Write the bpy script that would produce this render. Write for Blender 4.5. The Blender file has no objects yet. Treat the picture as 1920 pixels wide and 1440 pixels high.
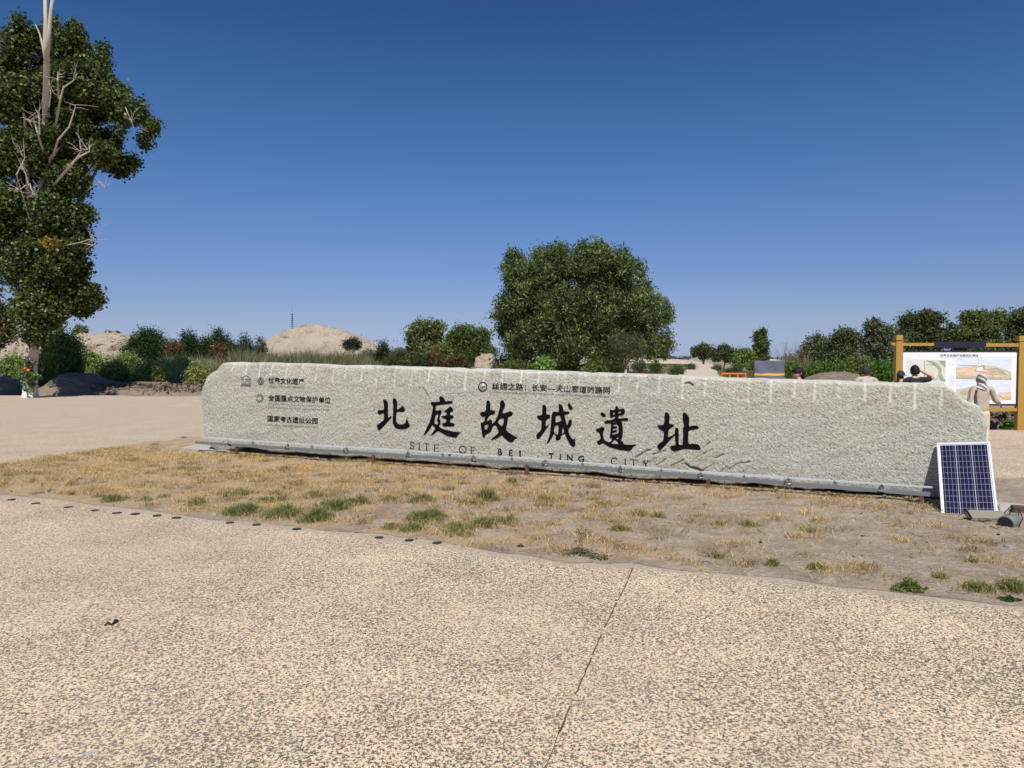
import bpy, bmesh, math, random
import numpy as np
from mathutils import Vector, Matrix
from mathutils.geometry import delaunay_2d_cdt
R = math.radians
random.seed(7); RNG = np.random.default_rng(7)
SC = bpy.context.scene; COL = SC.collection

# ------------------------------------------------------------------ camera
CAM_H, PITCH, FPX = 1.88, R(2.1), 1331.0
cam = bpy.data.cameras.new('camera'); camo = bpy.data.objects.new('camera', cam); COL.objects.link(camo)
camo.location = (0, 0, CAM_H); camo.rotation_euler = (R(90) - PITCH, 0, 0)
cam.sensor_width = 36; cam.lens = FPX / 1920 * 36; cam.clip_start = .05; cam.clip_end = 9000
SC.camera = camo
# ------------------------------------------------------------------ sky + sun
SUN_EL, SUN_AZ = R(53), R(5)          # azimuth 0 = straight behind the camera, negative = to its left
to_sun = Vector((math.sin(SUN_AZ) * math.cos(SUN_EL), -math.cos(SUN_AZ) * math.cos(SUN_EL), math.sin(SUN_EL)))
w = bpy.data.worlds.new('World'); SC.world = w; w.use_nodes = True
nt = w.node_tree; nt.nodes.clear()
sky = nt.nodes.new('ShaderNodeTexSky'); sky.sky_type = 'NISHITA'; sky.sun_disc = False
sky.sun_elevation = SUN_EL; sky.sun_rotation = math.atan2(to_sun.x, to_sun.y)
sky.altitude = 700; sky.air_density = 1.0; sky.dust_density = .25; sky.ozone_density = 3.5
hs = nt.nodes.new('ShaderNodeHueSaturation'); hs.inputs['Saturation'].default_value = 1.12
bg = nt.nodes.new('ShaderNodeBackground'); bg.inputs['Strength'].default_value = .085
out = nt.nodes.new('ShaderNodeOutputWorld')
# the air of this dry basin is bluer than the model's: one tint by elevation, the same all round
tcw = nt.nodes.new('ShaderNodeTexCoord'); sxw = nt.nodes.new('ShaderNodeSeparateXYZ'); nt.links.new(tcw.outputs['Generated'], sxw.inputs[0])
rw = nt.nodes.new('ShaderNodeValToRGB'); ew = rw.color_ramp.elements
while len(ew) < 6: ew.new(.5)
for el_, (p_, c_) in zip(ew, ((0., (.51, .63, 1.22)), (.02, (.555, .635, 1.06)), (.053, (.68, .66, .91)), (.19, (.77, .81, 1.02)), (.324, (.61, .785, .99)), (.432, (.45, .66, .885)))): el_.position = p_; el_.color = (*c_, 1)
nt.links.new(sxw.outputs[2], rw.inputs[0])
mw = nt.nodes.new('ShaderNodeMix'); mw.data_type = 'RGBA'; mw.blend_type = 'MULTIPLY'; mw.inputs[0].default_value = 1
nt.links.new(sky.outputs[0], hs.inputs['Color']); nt.links.new(hs.outputs[0], mw.inputs[6]); nt.links.new(rw.outputs[0], mw.inputs[7]); nt.links.new(mw.outputs[2], bg.inputs[0]); nt.links.new(bg.outputs[0], out.inputs[0])
sun = bpy.data.lights.new('sun', 'SUN'); sun.energy = 5.0; sun.angle = R(.53); sun.color = (1, .95, .87)
suno = bpy.data.objects.new('sun', sun); COL.objects.link(suno)
suno.rotation_euler = to_sun.to_track_quat('Z', 'Y').to_euler(); suno.location = (-5, -20, 30)
SC.view_settings.view_transform = 'Standard'; SC.view_settings.look = 'None'
SC.view_settings.gamma = 1; SC.view_settings.use_curve_mapping = False; SC.view_settings.exposure = 0

# ------------------------------------------------------------------ pixel -> world helpers (pixels of the 1920x1440 photograph)
def ray(px, py):
    xc = (px - 960) / FPX; zc = (720 - py) / FPX
    return np.array((xc, math.cos(PITCH) + zc * math.sin(PITCH), -math.sin(PITCH) + zc * math.cos(PITCH)))
def at(px, py, Y):
    d = ray(px, py); t = Y / d[1]; return np.array((0, 0, CAM_H)) + d * t
def G(px, py, z=0.):
    d = ray(px, py); t = (z - CAM_H) / d[2]; return np.array((0, 0, CAM_H)) + d * t

# ------------------------------------------------------------------ mesh helpers
WL = {}
def tag(o, label=None, cat=None, group=None, kind=None):
    if label: o['label'] = label
    if cat: o['category'] = cat
    if group: o['group'] = group
    if kind: o['kind'] = kind
    return o
def E(name, loc, label, cat, group=None):
    o = bpy.data.objects.new(name, None); COL.objects.link(o); o.location = loc; o.empty_display_size = .2
    WL[o.name] = np.array(loc, float); return tag(o, label, cat, group)
def raw_mesh(name, V, F, mat=None, smooth=False, col=None, uv=None, mi=None):
    V = np.asarray(V, dtype=np.float32).reshape(-1, 3)
    me = bpy.data.meshes.new(name)
    if isinstance(F, np.ndarray):
        k = F.shape[1]; n = len(F)
        me.vertices.add(len(V)); me.vertices.foreach_set('co', V.ravel())
        me.loops.add(n * k); me.loops.foreach_set('vertex_index', F.astype(np.int32).ravel())
        me.polygons.add(n); me.polygons.foreach_set('loop_start', np.arange(0, n * k, k, dtype=np.int32))
        me.update(calc_edges=True)
    else:
        me.from_pydata(V.tolist(), [], [tuple(int(i) for i in f) for f in F]); me.update()
    if mat is not None:
        for m in (mat if isinstance(mat, (list, tuple)) else [mat]): me.materials.append(m)
    if mi is not None: me.polygons.foreach_set('material_index', np.asarray(mi, dtype=np.int32))
    if smooth: me.polygons.foreach_set('use_smooth', np.ones(len(me.polygons), dtype=bool))
    if col is not None:
        a = me.color_attributes.new('Col', 'FLOAT_COLOR', 'POINT')
        c = np.ones((len(V), 4), dtype=np.float32); c[:, :3] = col; a.data.foreach_set('color', c.ravel())
    if uv is not None:
        l = me.uv_layers.new(name='UVMap'); li = np.zeros(len(me.loops), dtype=np.int32)
        me.loops.foreach_get('vertex_index', li); l.data.foreach_set('uv', np.asarray(uv, dtype=np.float32)[li].ravel())
    return me
def M(name, V, F, mat=None, parent=None, origin=None, **kw):
    """link one mesh object; V in world metres."""
    V = np.asarray(V, dtype=np.float64).reshape(-1, 3)
    if origin is None:
        if parent is None:
            lo, hi = V.min(0), V.max(0); origin = np.array(((lo[0] + hi[0]) / 2, (lo[1] + hi[1]) / 2, lo[2]))
        else: origin = WL[parent.name]
    origin = np.array(origin, float)
    me = raw_mesh(name, V - origin, F, mat, **kw)
    o = bpy.data.objects.new(name, me); COL.objects.link(o)
    if parent is not None:
        o.parent = parent; o.location = origin - WL[parent.name]
    else: o.location = origin
    WL[o.name] = origin; return o
def I(name, mesh, loc, parent=None, rotz=0, scale=1):
    o = bpy.data.objects.new(name, mesh); COL.objects.link(o)
    loc = np.array(loc, float)
    if parent is not None: o.parent = parent; o.location = loc - WL[parent.name]
    else: o.location = loc
    o.rotation_euler = (0, 0, rotz); o.scale = (scale,) * 3 if np.isscalar(scale) else scale
    WL[o.name] = loc; return o
class MB:
    def __init__(s): s.v = []; s.f = []; s.m = []
    def add(s, V, F, m=0):
        n = len(s.v); s.v += [tuple(map(float, p)) for p in V]
        for f in F: s.f.append(tuple(int(i) + n for i in f)); s.m.append(m)
        return s
    def box(s, c, size, rz=0, m=0, ax=None):
        c = np.array(c, float); h = np.array(size, float) / 2
        if ax is None: ax = (np.array((math.cos(rz), math.sin(rz), 0)), np.array((-math.sin(rz), math.cos(rz), 0)), np.array((0, 0, 1.)))
        P = [c + ax[0] * h[0] * i + ax[1] * h[1] * j + ax[2] * h[2] * k for k in (-1, 1) for j in (-1, 1) for i in (-1, 1)]
        return s.add(P, [(0, 2, 3, 1), (4, 5, 7, 6), (0, 1, 5, 4), (2, 6, 7, 3), (0, 4, 6, 2), (1, 3, 7, 5)], m)
    def tube(s, pts, rad, n=8, m=0, cap=True):
        V, F = tube(pts, rad, n, cap); return s.add(V, F, m)
    def go(s, name, mat, parent=None, **kw):
        return M(name, s.v, s.f, mat, parent, mi=s.m if isinstance(mat, (list, tuple)) else None, **kw)
def tube(pts, rad, n=8, cap=True):
    pts = [np.array(p, float) for p in pts]; k = len(pts)
    rad = [rad] * k if np.isscalar(rad) else rad
    V = []; F = []; up = np.array((0, 0, 1.)); prev = None
    for i, p in enumerate(pts):
        t = pts[min(i + 1, k - 1)] - pts[max(i - 1, 0)]; t = t / (np.linalg.norm(t) + 1e-9)
        a = np.cross(t, up if prev is None else np.cross(prev, t))
        if prev is not None: a = prev - t * np.dot(prev, t)
        if np.linalg.norm(a) < 1e-4: a = np.cross(t, (1., 0, 0))
        a = a / np.linalg.norm(a); b = np.cross(t, a); prev = a
        for j in range(n):
            th = 2 * math.pi * j / n; V.append(p + (a * math.cos(th) + b * math.sin(th)) * rad[i])
    for i in range(k - 1):
        for j in range(n):
            j2 = (j + 1) % n; F.append((i * n + j, i * n + j2, (i + 1) * n + j2, (i + 1) * n + j))
    if cap: F.append(tuple(range(n - 1, -1, -1))); F.append(tuple((k - 1) * n + j for j in range(n)))
    return V, F
def grid_faces(nu, nv, wrap=False):
    i, j = np.meshgrid(np.arange(nu - 1), np.arange(nv - (0 if wrap else 1)), indexing='ij')
    j2 = (j + 1) % nv
    return np.stack([i * nv + j, (i + 1) * nv + j, (i + 1) * nv + j2, i * nv + j2], -1).reshape(-1, 4)
# noise
_T = np.random.default_rng(3).random((256, 256))
def vn(x, y):
    x = np.asarray(x, float); y = np.asarray(y, float)
    xi = np.floor(x).astype(int); yi = np.floor(y).astype(int); fx = x - xi; fy = y - yi
    fx = fx * fx * (3 - 2 * fx); fy = fy * fy * (3 - 2 * fy)
    a = _T[xi & 255, yi & 255]; b = _T[(xi + 1) & 255, yi & 255]; c = _T[xi & 255, (yi + 1) & 255]; d = _T[(xi + 1) & 255, (yi + 1) & 255]
    return (a + (b - a) * fx) * (1 - fy) + (c + (d - c) * fx) * fy
def fbm(x, y, o=4, g=.5):
    s = 0; a = 1; t = 0
    for k in range(o):
        s = s + a * (vn(x * 2 ** k + 17.3 * k, y * 2 ** k + 5.1 * k) - .5); t += a; a *= g
    return s / t * 2
def inside(P, poly):
    x, y = P[..., 0], P[..., 1]; r = np.zeros(x.shape, bool); n = len(poly)
    for i in range(n):
        x1, y1 = poly[i][:2]; x2, y2 = poly[(i + 1) % n][:2]
        if y1 == y2: continue
        c = ((y1 > y) != (y2 > y)) & (x < (x2 - x1) * (y - y1) / (y2 - y1) + x1); r ^= c
    return r
def seg_dist(x, y, pts, closed=False):
    d = np.full(np.shape(x), 1e9); n = len(pts)
    for i in range(n if closed else n - 1):
        a = np.array(pts[i][:2], float); b = np.array(pts[(i + 1) % n][:2], float); ab = b - a
        t = np.clip(((x - a[0]) * ab[0] + (y - a[1]) * ab[1]) / (ab @ ab + 1e-12), 0, 1)
        d = np.minimum(d, np.hypot(x - a[0] - t * ab[0], y - a[1] - t * ab[1]))
    return d

# ------------------------------------------------------------------ materials
def new_mat(name):
    m = bpy.data.materials.new(name); m.use_nodes = True; nt = m.node_tree
    return m, nt, nt.nodes['Principled BSDF']
def N(nt, t, **kw):
    n = nt.nodes.new(t)
    for k, v in kw.items():
        if k in n.inputs: n.inputs[k].default_value = v
        else: setattr(n, k, v)
    return n
def ramp(nt, fac, stops):
    r = nt.nodes.new('ShaderNodeValToRGB'); e = r.color_ramp.elements
    while len(e) < len(stops): e.new(.5)
    for el, (p, c) in zip(e, stops): el.position = p; el.color = (*c, 1) if len(c) == 3 else c
    nt.links.new(fac, r.inputs[0]); return r.outputs[0]
def mix(nt, fac, a, b, mode='MIX'):
    m = nt.nodes.new('ShaderNodeMix'); m.data_type = 'RGBA'; m.blend_type = mode; m.clamp_factor = True
    for s, v in ((0, fac), (6, a), (7, b)):
        if hasattr(v, 'links'): nt.links.new(v, m.inputs[s])
        else: m.inputs[s].default_value = v if s == 0 else (*v, 1)
    return m.outputs[2]
def mth(nt, op, a, b=0., c=None, clamp=False):
    m = nt.nodes.new('ShaderNodeMath'); m.operation = op; m.use_clamp = clamp
    for s, v in ((0, a), (1, b), (2, c)):
        if v is None: continue
        if hasattr(v, 'links'): nt.links.new(v, m.inputs[s])
        else: m.inputs[s].default_value = v
    return m.outputs[0]
def bump(nt, bs, h, dist, strength=1., prev=None):
    b = nt.nodes.new('ShaderNodeBump'); b.inputs['Distance'].default_value = dist; b.inputs['Strength'].default_value = strength
    nt.links.new(h, b.inputs['Height'])
    if prev is not None: nt.links.new(prev, b.inputs['Normal'])
    nt.links.new(b.outputs[0], bs.inputs['Normal']); return b.outputs[0]
def noise(nt, vec, scale, detail=3., rough=.55, out=0):
    n = N(nt, 'ShaderNodeTexNoise'); n.inputs['Scale'].default_value = scale; n.inputs['Detail'].default_value = detail; n.inputs['Roughness'].default_value = rough
    if vec is not None: nt.links.new(vec, n.inputs['Vector'])
    return n.outputs[out]
def objco(nt): return N(nt, 'ShaderNodeTexCoord').outputs['Object']
def plain(name, c, rough=.6, metal=0., var=.15, scale=8., bmp=0.):
    m, nt, b = new_mat(name); co = objco(nt); f = noise(nt, co, scale, 4.)
    col = mix(nt, f, tuple(x * (1 - var) for x in c), tuple(min(1, x * (1 + var)) for x in c))
    nt.links.new(col, b.inputs['Base Color']); b.inputs['Roughness'].default_value = rough; b.inputs['Metallic'].default_value = metal
    if bmp: bump(nt, b, noise(nt, co, scale * 5, 4.), bmp)
    return m
def foliage_mat(name, rough=.55, trans=.3, spec=.3):
    m, nt, b = new_mat(name); a = N(nt, 'ShaderNodeVertexColor', layer_name='Col')
    nt.links.new(a.outputs[0], b.inputs['Base Color']); b.inputs['Roughness'].default_value = rough
    b.inputs['Specular IOR Level'].default_value = spec
    t = N(nt, 'ShaderNodeBsdfTranslucent'); nt.links.new(mix(nt, 1., a.outputs[0], (1.3, 1.35, .5), 'MULTIPLY'), t.inputs[0])
    ms = N(nt, 'ShaderNodeMixShader'); ms.inputs[0].default_value = trans
    nt.links.new(b.outputs[0], ms.inputs[1]); nt.links.new(t.outputs[0], ms.inputs[2])
    nt.links.new(ms.outputs[0], nt.nodes['Material Output'].inputs[0]); return m
LEAF = foliage_mat('leaf'); LEAF_SHINY = foliage_mat('leaf_glossy', .45, .2, .25); STRAW = foliage_mat('straw', .7, .25, .1)

def pave_mat():
    m, nt, b = new_mat('exposed_aggregate'); co = N(nt, 'ShaderNodeNewGeometry').outputs['Position']
    wob = nt.nodes.new('ShaderNodeVectorMath'); wob.operation = 'MULTIPLY_ADD'
    nt.links.new(noise(nt, co, 60., 2., out=1), wob.inputs[0]); wob.inputs[1].default_value = (.012,) * 3; nt.links.new(co, wob.inputs[2])
    def vor(scale, feat='F1'):
        v = N(nt, 'ShaderNodeTexVoronoi'); v.feature = feat; v.inputs['Scale'].default_value = scale
        nt.links.new(wob.outputs[0], v.inputs['Vector']); return v
    v1 = vor(95.); v2 = vor(150.)
    sp = N(nt, 'ShaderNodeSeparateColor'); nt.links.new(v1.outputs['Color'], sp.inputs[0])
    stones = ramp(nt, sp.outputs[0], [(0., (.66, .485, .325)), (.35, (.76, .59, .405)), (.7, (.82, .68, .49)), (.9, (.60, .47, .365)), (1., (.90, .82, .67))])
    n = noise(nt, wob.outputs[0], 66., 3., .68)
    n2 = noise(nt, wob.outputs[0], 150., 2., .65)
    big = noise(nt, co, 1.1, 4.)
    thr = mth(nt, 'ADD', mth(nt, 'MULTIPLY', n, .75), mth(nt, 'MULTIPLY', n2, .35))
    thr = mth(nt, 'ADD', thr, mth(nt, 'MULTIPLY', mth(nt, 'SUBTRACT', big, .5), -.10))
    pit = ramp(nt, thr, [(.512, (0, 0, 0)), (.552, (1, 1, 1))])
    darkc = ramp(nt, n2, [(.3, (.06, .056, .042)), (.6, (.13, .118, .092)), (.8, (.26, .205, .14))])
    col = mix(nt, pit, darkc, stones)
    # far-field wear: pinkish grey worn areas and dust
    wear = ramp(nt, noise(nt, co, .35, 5., .6), [(.42, (0, 0, 0)), (.72, (.38, .38, .38))])
    col = mix(nt, wear, col, (.46, .36, .27))
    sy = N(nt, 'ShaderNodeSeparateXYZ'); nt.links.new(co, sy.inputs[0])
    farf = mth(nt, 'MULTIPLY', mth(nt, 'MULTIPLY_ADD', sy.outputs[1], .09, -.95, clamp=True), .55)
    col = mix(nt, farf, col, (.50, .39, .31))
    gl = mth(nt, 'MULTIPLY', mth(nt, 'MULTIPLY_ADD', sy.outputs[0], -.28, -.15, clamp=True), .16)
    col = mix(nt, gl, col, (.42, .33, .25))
    a = N(nt, 'ShaderNodeVertexColor', layer_name='Col'); sa = N(nt, 'ShaderNodeSeparateColor'); nt.links.new(a.outputs[0], sa.inputs[0])
    dn = mth(nt, 'ADD', sa.outputs[0], mth(nt, 'MULTIPLY', mth(nt, 'SUBTRACT', noise(nt, co, 14., 5., .65), .5), 1.1))
    dust = ramp(nt, dn, [(.45, (0, 0, 0)), (.7, (1, 1, 1))])
    col = mix(nt, dust, col, (.42, .345, .27))
    cem = ramp(nt, mth(nt, 'ADD', sa.outputs[1], mth(nt, 'MULTIPLY', mth(nt, 'SUBTRACT', noise(nt, co, 30., 4.), .5), .8)), [(.52, (0, 0, 0)), (.62, (.75, .75, .75))])
    col = mix(nt, cem, col, (.42, .42, .40))
    nt.links.new(col, b.inputs['Base Color']); b.inputs['Roughness'].default_value = .85; b.inputs['Specular IOR Level'].default_value = .2
    bump(nt, b, pit, .004, .55)
    return m
PAVE = pave_mat()

def soil_mat(name, c1, c2, c3, scale=1., bmp=.02):
    m, nt, b = new_mat(name); co = N(nt, 'ShaderNodeNewGeometry').outputs['Position']
    f = noise(nt, co, 1.6 * scale, 6., .62); g = noise(nt, co, 30. * scale, 5., .7)
    col = mix(nt, ramp(nt, f, [(.35, (0, 0, 0)), (.65, (1, 1, 1))]), c1, c2)
    col = mix(nt, ramp(nt, g, [(.35, (0, 0, 0)), (.7, (.7, .7, .7))]), col, c3)
    nt.links.new(col, b.inputs['Base Color']); b.inputs['Roughness'].default_value = .95; b.inputs['Specular IOR Level'].default_value = .1
    h = mth(nt, 'ADD', mth(nt, 'MULTIPLY', noise(nt, co, 9. * scale, 6., .7), 1.), mth(nt, 'MULTIPLY', g, .25))
    bump(nt, b, h, bmp); return m
SOIL = soil_mat('dry_soil', (.30, .225, .16), (.40, .315, .235), (.25, .185, .13), 1., .05)
BERM = soil_mat('turned_earth', (.36, .285, .22), (.46, .37, .29), (.27, .20, .15), .8, .25)
MOUNDM = soil_mat('rammed_earth', (.62, .52, .41), (.74, .63, .50), (.46, .37, .28), .35, .55)

def stone_mat():
    m, nt, b = new_mat('granite_slab'); tc = N(nt, 'ShaderNodeTexCoord')
    mp = N(nt, 'ShaderNodeMapping'); mp.inputs['Rotation'].default_value = (0, 0, R(32)); nt.links.new(tc.outputs['UV'], mp.inputs[0])
    mp2 = N(nt, 'ShaderNodeMapping'); mp2.inputs['Scale'].default_value = (.42, 1, 1); nt.links.new(mp.outputs[0], mp2.inputs[0])
    v = mp2.outputs[0]
    big = noise(nt, tc.outputs['UV'], .9, 5., .6)
    base = ramp(nt, big, [(.3, (.44, .455, .39)), (.5, (.51, .50, .42)), (.7, (.51, .465, .375))])
    fine = noise(nt, v, 70., 4., .74)
    col = mix(nt, ramp(nt, fine, [(.40, (1, 1, 1)), (.47, (0, 0, 0))]), base, (.085, .08, .06))
    col = mix(nt, ramp(nt, noise(nt, v, 62., 4., .72, out=0), [(.53, (0, 0, 0)), (.62, (.9, .9, .9))]), col, (.74, .73, .67))
    warm = ramp(nt, noise(nt, v, 5., 4., .6), [(.5, (0, 0, 0)), (.75, (.28, .28, .28))])
    col = mix(nt, warm, col, (.42, .30, .19))
    a = N(nt, 'ShaderNodeVertexColor', layer_name='Col'); sa = N(nt, 'ShaderNodeSeparateColor'); nt.links.new(a.outputs[0], sa.inputs[0])
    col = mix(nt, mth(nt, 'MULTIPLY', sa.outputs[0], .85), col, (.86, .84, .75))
    col = mix(nt, sa.outputs[1], col, (.10, .085, .06))
    nt.links.new(col, b.inputs['Base Color']); b.inputs['Roughness'].default_value = .8; b.inputs['Specular IOR Level'].default_value = .25
    h = mth(nt, 'ADD', noise(nt, v, 22., 6., .72), mth(nt, 'MULTIPLY', noise(nt, v, 90., 3., .7), .35))
    bump(nt, b, h, .034, .9); return m
STONE = stone_mat()
INK, _nt, _b = new_mat('black_paint'); _b.inputs['Base Color'].default_value = (.009, .009, .010, 1); _b.inputs['Roughness'].default_value = .95; _b.inputs['Specular IOR Level'].default_value = .0
INK2, _nt, _b = new_mat('worn_dark_paint'); _b.inputs['Roughness'].default_value = .8
_nt.links.new(mix(_nt, noise(_nt, objco(_nt), 40., 2.), (.05, .045, .035), (.20, .18, .14)), _b.inputs['Base Color'])
BARK = plain('bark', (.11, .085, .06), .9, 0, .5, 6, .02)
PALE_BARK = plain('pale_bark', (.58, .50, .41), .85, 0, .35, 9, .01)
DEAD = plain('dead_wood', (.46, .40, .34), .85, 0, .3, 12)
LIME = plain('limewash', (.72, .71, .68), .8, 0, .18, 14, .01)
ALU = plain('galvanised_steel', (.17, .185, .205), .6, .1, .12, 5)
LIGHTBAR = plain('pale_aluminium', (.50, .56, .62), .5, .1, .08, 5)  # light grey of the lamp bars, with their sunlit tops painted in
RUST = plain('rusty_steel', (.13, .055, .03), .85, .1, .5, 30, .003)
BLACKP = plain('black_plastic', (.02, .02, .022), .45)
GREYP = plain('grey_housing', (.16, .17, .155), .5, 0, .12, 20)
CONCRETE = plain('concrete', (.42, .40, .36), .9, 0, .15, 6, .004)
OCHRE = plain('ochre_paint', (.40, .235, .045), .5, 0, .08, 3)
NAVY = plain('navy_paint', (.012, .013, .035), .45)
BRICKM = plain('old_brick', (.10, .055, .035), .9, 0, .4, 30, .004)
ORANGE = plain('orange_plastic', (.75, .17, .06), .6, 0, .15, 8)
ROCKM = plain('grey_rock', (.30, .30, .30), .85, 0, .35, 25, .01)
DUSTROCK = plain('dusty_rock', (.36, .29, .22), .9, 0, .3, 20, .01)
DARKDISC = plain('dark_cover', (.03, .036, .03), .7, 0, .4, 40)

# ------------------------------------------------------------------ ground
front_edge = [(-420, 885), (-120, 915), (0, 929), (100, 935), (187, 945), (300, 960), (433, 977), (567, 990), (640, 998), (700, 1002), (833, 1020), (933, 1037), (1033, 1050), (1133, 1059), (1200, 1060), (1312, 1071), (1462, 1086), (1575, 1099), (1687, 1115), (1819, 1127), (1920, 1139), (2100, 1160)]
back_edge = [(2050, 905), (1920, 898), (1863, 897), (1750, 880), (1300, 850), (800, 826), (450, 814), (333, 823), (233, 836), (110, 855), (0, 870), (-160, 884)]
ISL = [G(*p)[:2] for p in front_edge + back_edge]
# roughen the outline
def rough_outline(P, step, amp):
    o = []; n = len(P)
    for i in range(n):
        a, b = np.array(P[i]), np.array(P[(i + 1) % n]); k = max(1, int(np.linalg.norm(b - a) / step))
        for j in range(k):
            p = a + (b - a) * j / k; o.append(p + amp * np.array((fbm(p[0] * 2, p[1] * 2, 4), fbm(p[0] * 2 + 50, p[1] * 2, 4))))
    return o
ISLr = rough_outline(ISL, .06, .13)
plaza_px = [(-900, 760), (-300, 744), (0, 741), (385, 744), (800, 736), (1150, 716), (1240, 708), (1345, 705), (1480, 712), (1560, 735), (1700, 800), (1860, 809), (1920, 809), (2300, 815)]
PLZ = [G(*p)[:2] for p in plaza_px] + [(30, 12), (30, -8), (-40, -8)]
xs = np.concatenate([np.arange(-60, -12, 1.2), np.arange(-12, 10, .09), np.arange(10, 40, 1.2)])
ys = np.concatenate([np.arange(-8, 2.4, .8), np.arange(2.4, 15.5, .09), np.arange(15.5, 76, 1.0)])
X, Y = np.meshgrid(xs, ys, indexing='ij'); P2 = np.stack([X, Y], -1)
dist = np.full(X.shape, 9.); near = (np.abs(X + 1) < 13) & (Y > 2) & (Y < 18)
dist[near] = seg_dist(X[near], Y[near], ISL, True)
dust = np.exp(-dist / .30) * .80
cem = np.zeros(X.shape)
for (px, py, r) in ((172, 1330, .075), (205, 1318, .05), (160, 1370, .05), (162, 1415, .06), (280, 1325, .03)):
    q = G(px, py); cem = np.maximum(cem, np.exp(-((X - q[0]) ** 2 + (Y - q[1]) ** 2) / r ** 2) * .8)
colr = np.stack([dust, cem, np.zeros_like(cem)], -1).reshape(-1, 3)
V = np.stack([X, Y, .004 + 0 * X], -1).reshape(-1, 3)
F = grid_faces(len(xs), len(ys)); cen = V[F].mean(1)[:, :2]
F = F[inside(cen, PLZ) & ~(inside(cen, [np.array(p) for p in ISL]) & (seg_dist(cen[:, 0], cen[:, 1], ISL, True) > .35))]
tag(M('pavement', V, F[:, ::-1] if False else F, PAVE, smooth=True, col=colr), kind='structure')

# terrain: one sheet to the horizon
tx = np.concatenate([-np.geomspace(4000, 120, 22), np.arange(-118, 118, 2.), np.geomspace(120, 4000, 22)])
ty = np.concatenate([[-60, -30], np.arange(-20, 30, 5.), np.arange(30, 200, 2.), np.geomspace(202, 6000, 26)])
X, Y = np.meshgrid(tx, ty, indexing='ij')
Z = -.06 + np.clip((Y - 60) / 60, 0, 1) * .5 * (fbm(X * .05, Y * .05, 4)) - np.clip((Y - 300) / 3000, 0, 1) * 2
def terrain_mat():
    m, nt, b = new_mat('steppe_ground'); co = N(nt, 'ShaderNodeNewGeometry').outputs['Position']
    f = noise(nt, co, .08, 6., .62); g = noise(nt, co, 1.5, 6., .65)
    col = mix(nt, ramp(nt, f, [(.4, (0, 0, 0)), (.6, (1, 1, 1))]), (.44, .34, .24), (.33, .27, .17))
    col = mix(nt, ramp(nt, g, [(.5, (0, 0, 0)), (.62, (.8, .8, .8))]), col, (.13, .14, .06))
    nt.links.new(col, b.inputs['Base Color']); b.inputs['Roughness'].default_value = .95; bump(nt, b, g, .1); return m
tag(M('ground', np.stack([X, Y, Z], -1).reshape(-1, 3), grid_faces(len(tx), len(ty)), terrain_mat(), smooth=True), kind='structure')

# island of bare soil round the stone
gx = np.arange(-14, 12, .09); gy = np.arange(5.2, 18, .09); GX, GY = np.meshgrid(gx, gy); pts = np.stack([GX.ravel(), GY.ravel()], -1)
sd = np.full(len(pts), 9.); ins = inside(pts, ISLr); pts = pts[ins]
_gx = np.arange(-34, 14, .06); _gy = np.arange(4.6, 18.6, .06); _GX, _GY = np.meshgrid(_gx, _gy, indexing='ij'); _D = np.zeros(_GX.shape)
_sub = [p for i, p in enumerate(ISLr) if i % 2 == 0]; _in = inside(np.stack([_GX, _GY], -1), _sub) & (_GX > -16)
for _a in range(0, len(_sub)):
    _p, _q = _sub[_a], _sub[(_a + 1) % len(_sub)]
    _i0 = int((min(_p[0], _q[0]) - .7 + 34) / .06); _i1 = int((max(_p[0], _q[0]) + .7 + 34) / .06) + 1; _j0 = int((min(_p[1], _q[1]) - .7 - 4.6) / .06); _j1 = int((max(_p[1], _q[1]) + .7 - 4.6) / .06) + 1
    if _i1 < 0 or _i0 > len(_gx): continue
    _i0 = max(_i0, 0); _j0 = max(_j0, 0)
    if _a == 0: _D[:] = 9.
    _D[_i0:_i1, _j0:_j1] = np.minimum(_D[_i0:_i1, _j0:_j1], seg_dist(_GX[_i0:_i1, _j0:_j1], _GY[_i0:_i1, _j0:_j1], [_p, _q]))
_D[~_in] = 0
def isl_d(x, y):
    fx = np.clip((np.asarray(x) + 34) / .06, 0, len(_gx) - 1.01); fy = np.clip((np.asarray(y) - 4.6) / .06, 0, len(_gy) - 1.01); i = fx.astype(int); j = fy.astype(int); fx = fx - i; fy = fy - j
    return (_D[i, j] * (1 - fx) + _D[i + 1, j] * fx) * (1 - fy) + (_D[i, j + 1] * (1 - fx) + _D[i + 1, j + 1] * fx) * fy
def isl_z(x, y):
    d = isl_d(x, y)
    h = .0062 + .040 * np.clip(d / .6, 0, 1) ** 1.3 + .030 * fbm(x * 1.2, y * 1.2, 4) * np.clip(d / .3, 0, 1) + .012 * fbm(x * 6, y * 6, 3) * np.clip(d / .15, 0, 1)
    return np.where(d < .004, .0045, np.maximum(h, .0075))
pts = pts[isl_d(pts[:, 0], pts[:, 1]) > .03]
allp = [Vector(p) for p in ISLr] + [Vector(p) for p in pts]
r = delaunay_2d_cdt(allp, [], [list(range(len(ISLr)))], 1, 1e-6)
vv = np.array([tuple(v) for v in r[0]]); ff = np.array([f for f in r[2] if len(f) == 3])
cc = vv[ff].mean(1); ff = ff[inside(cc, ISLr)]
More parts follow.
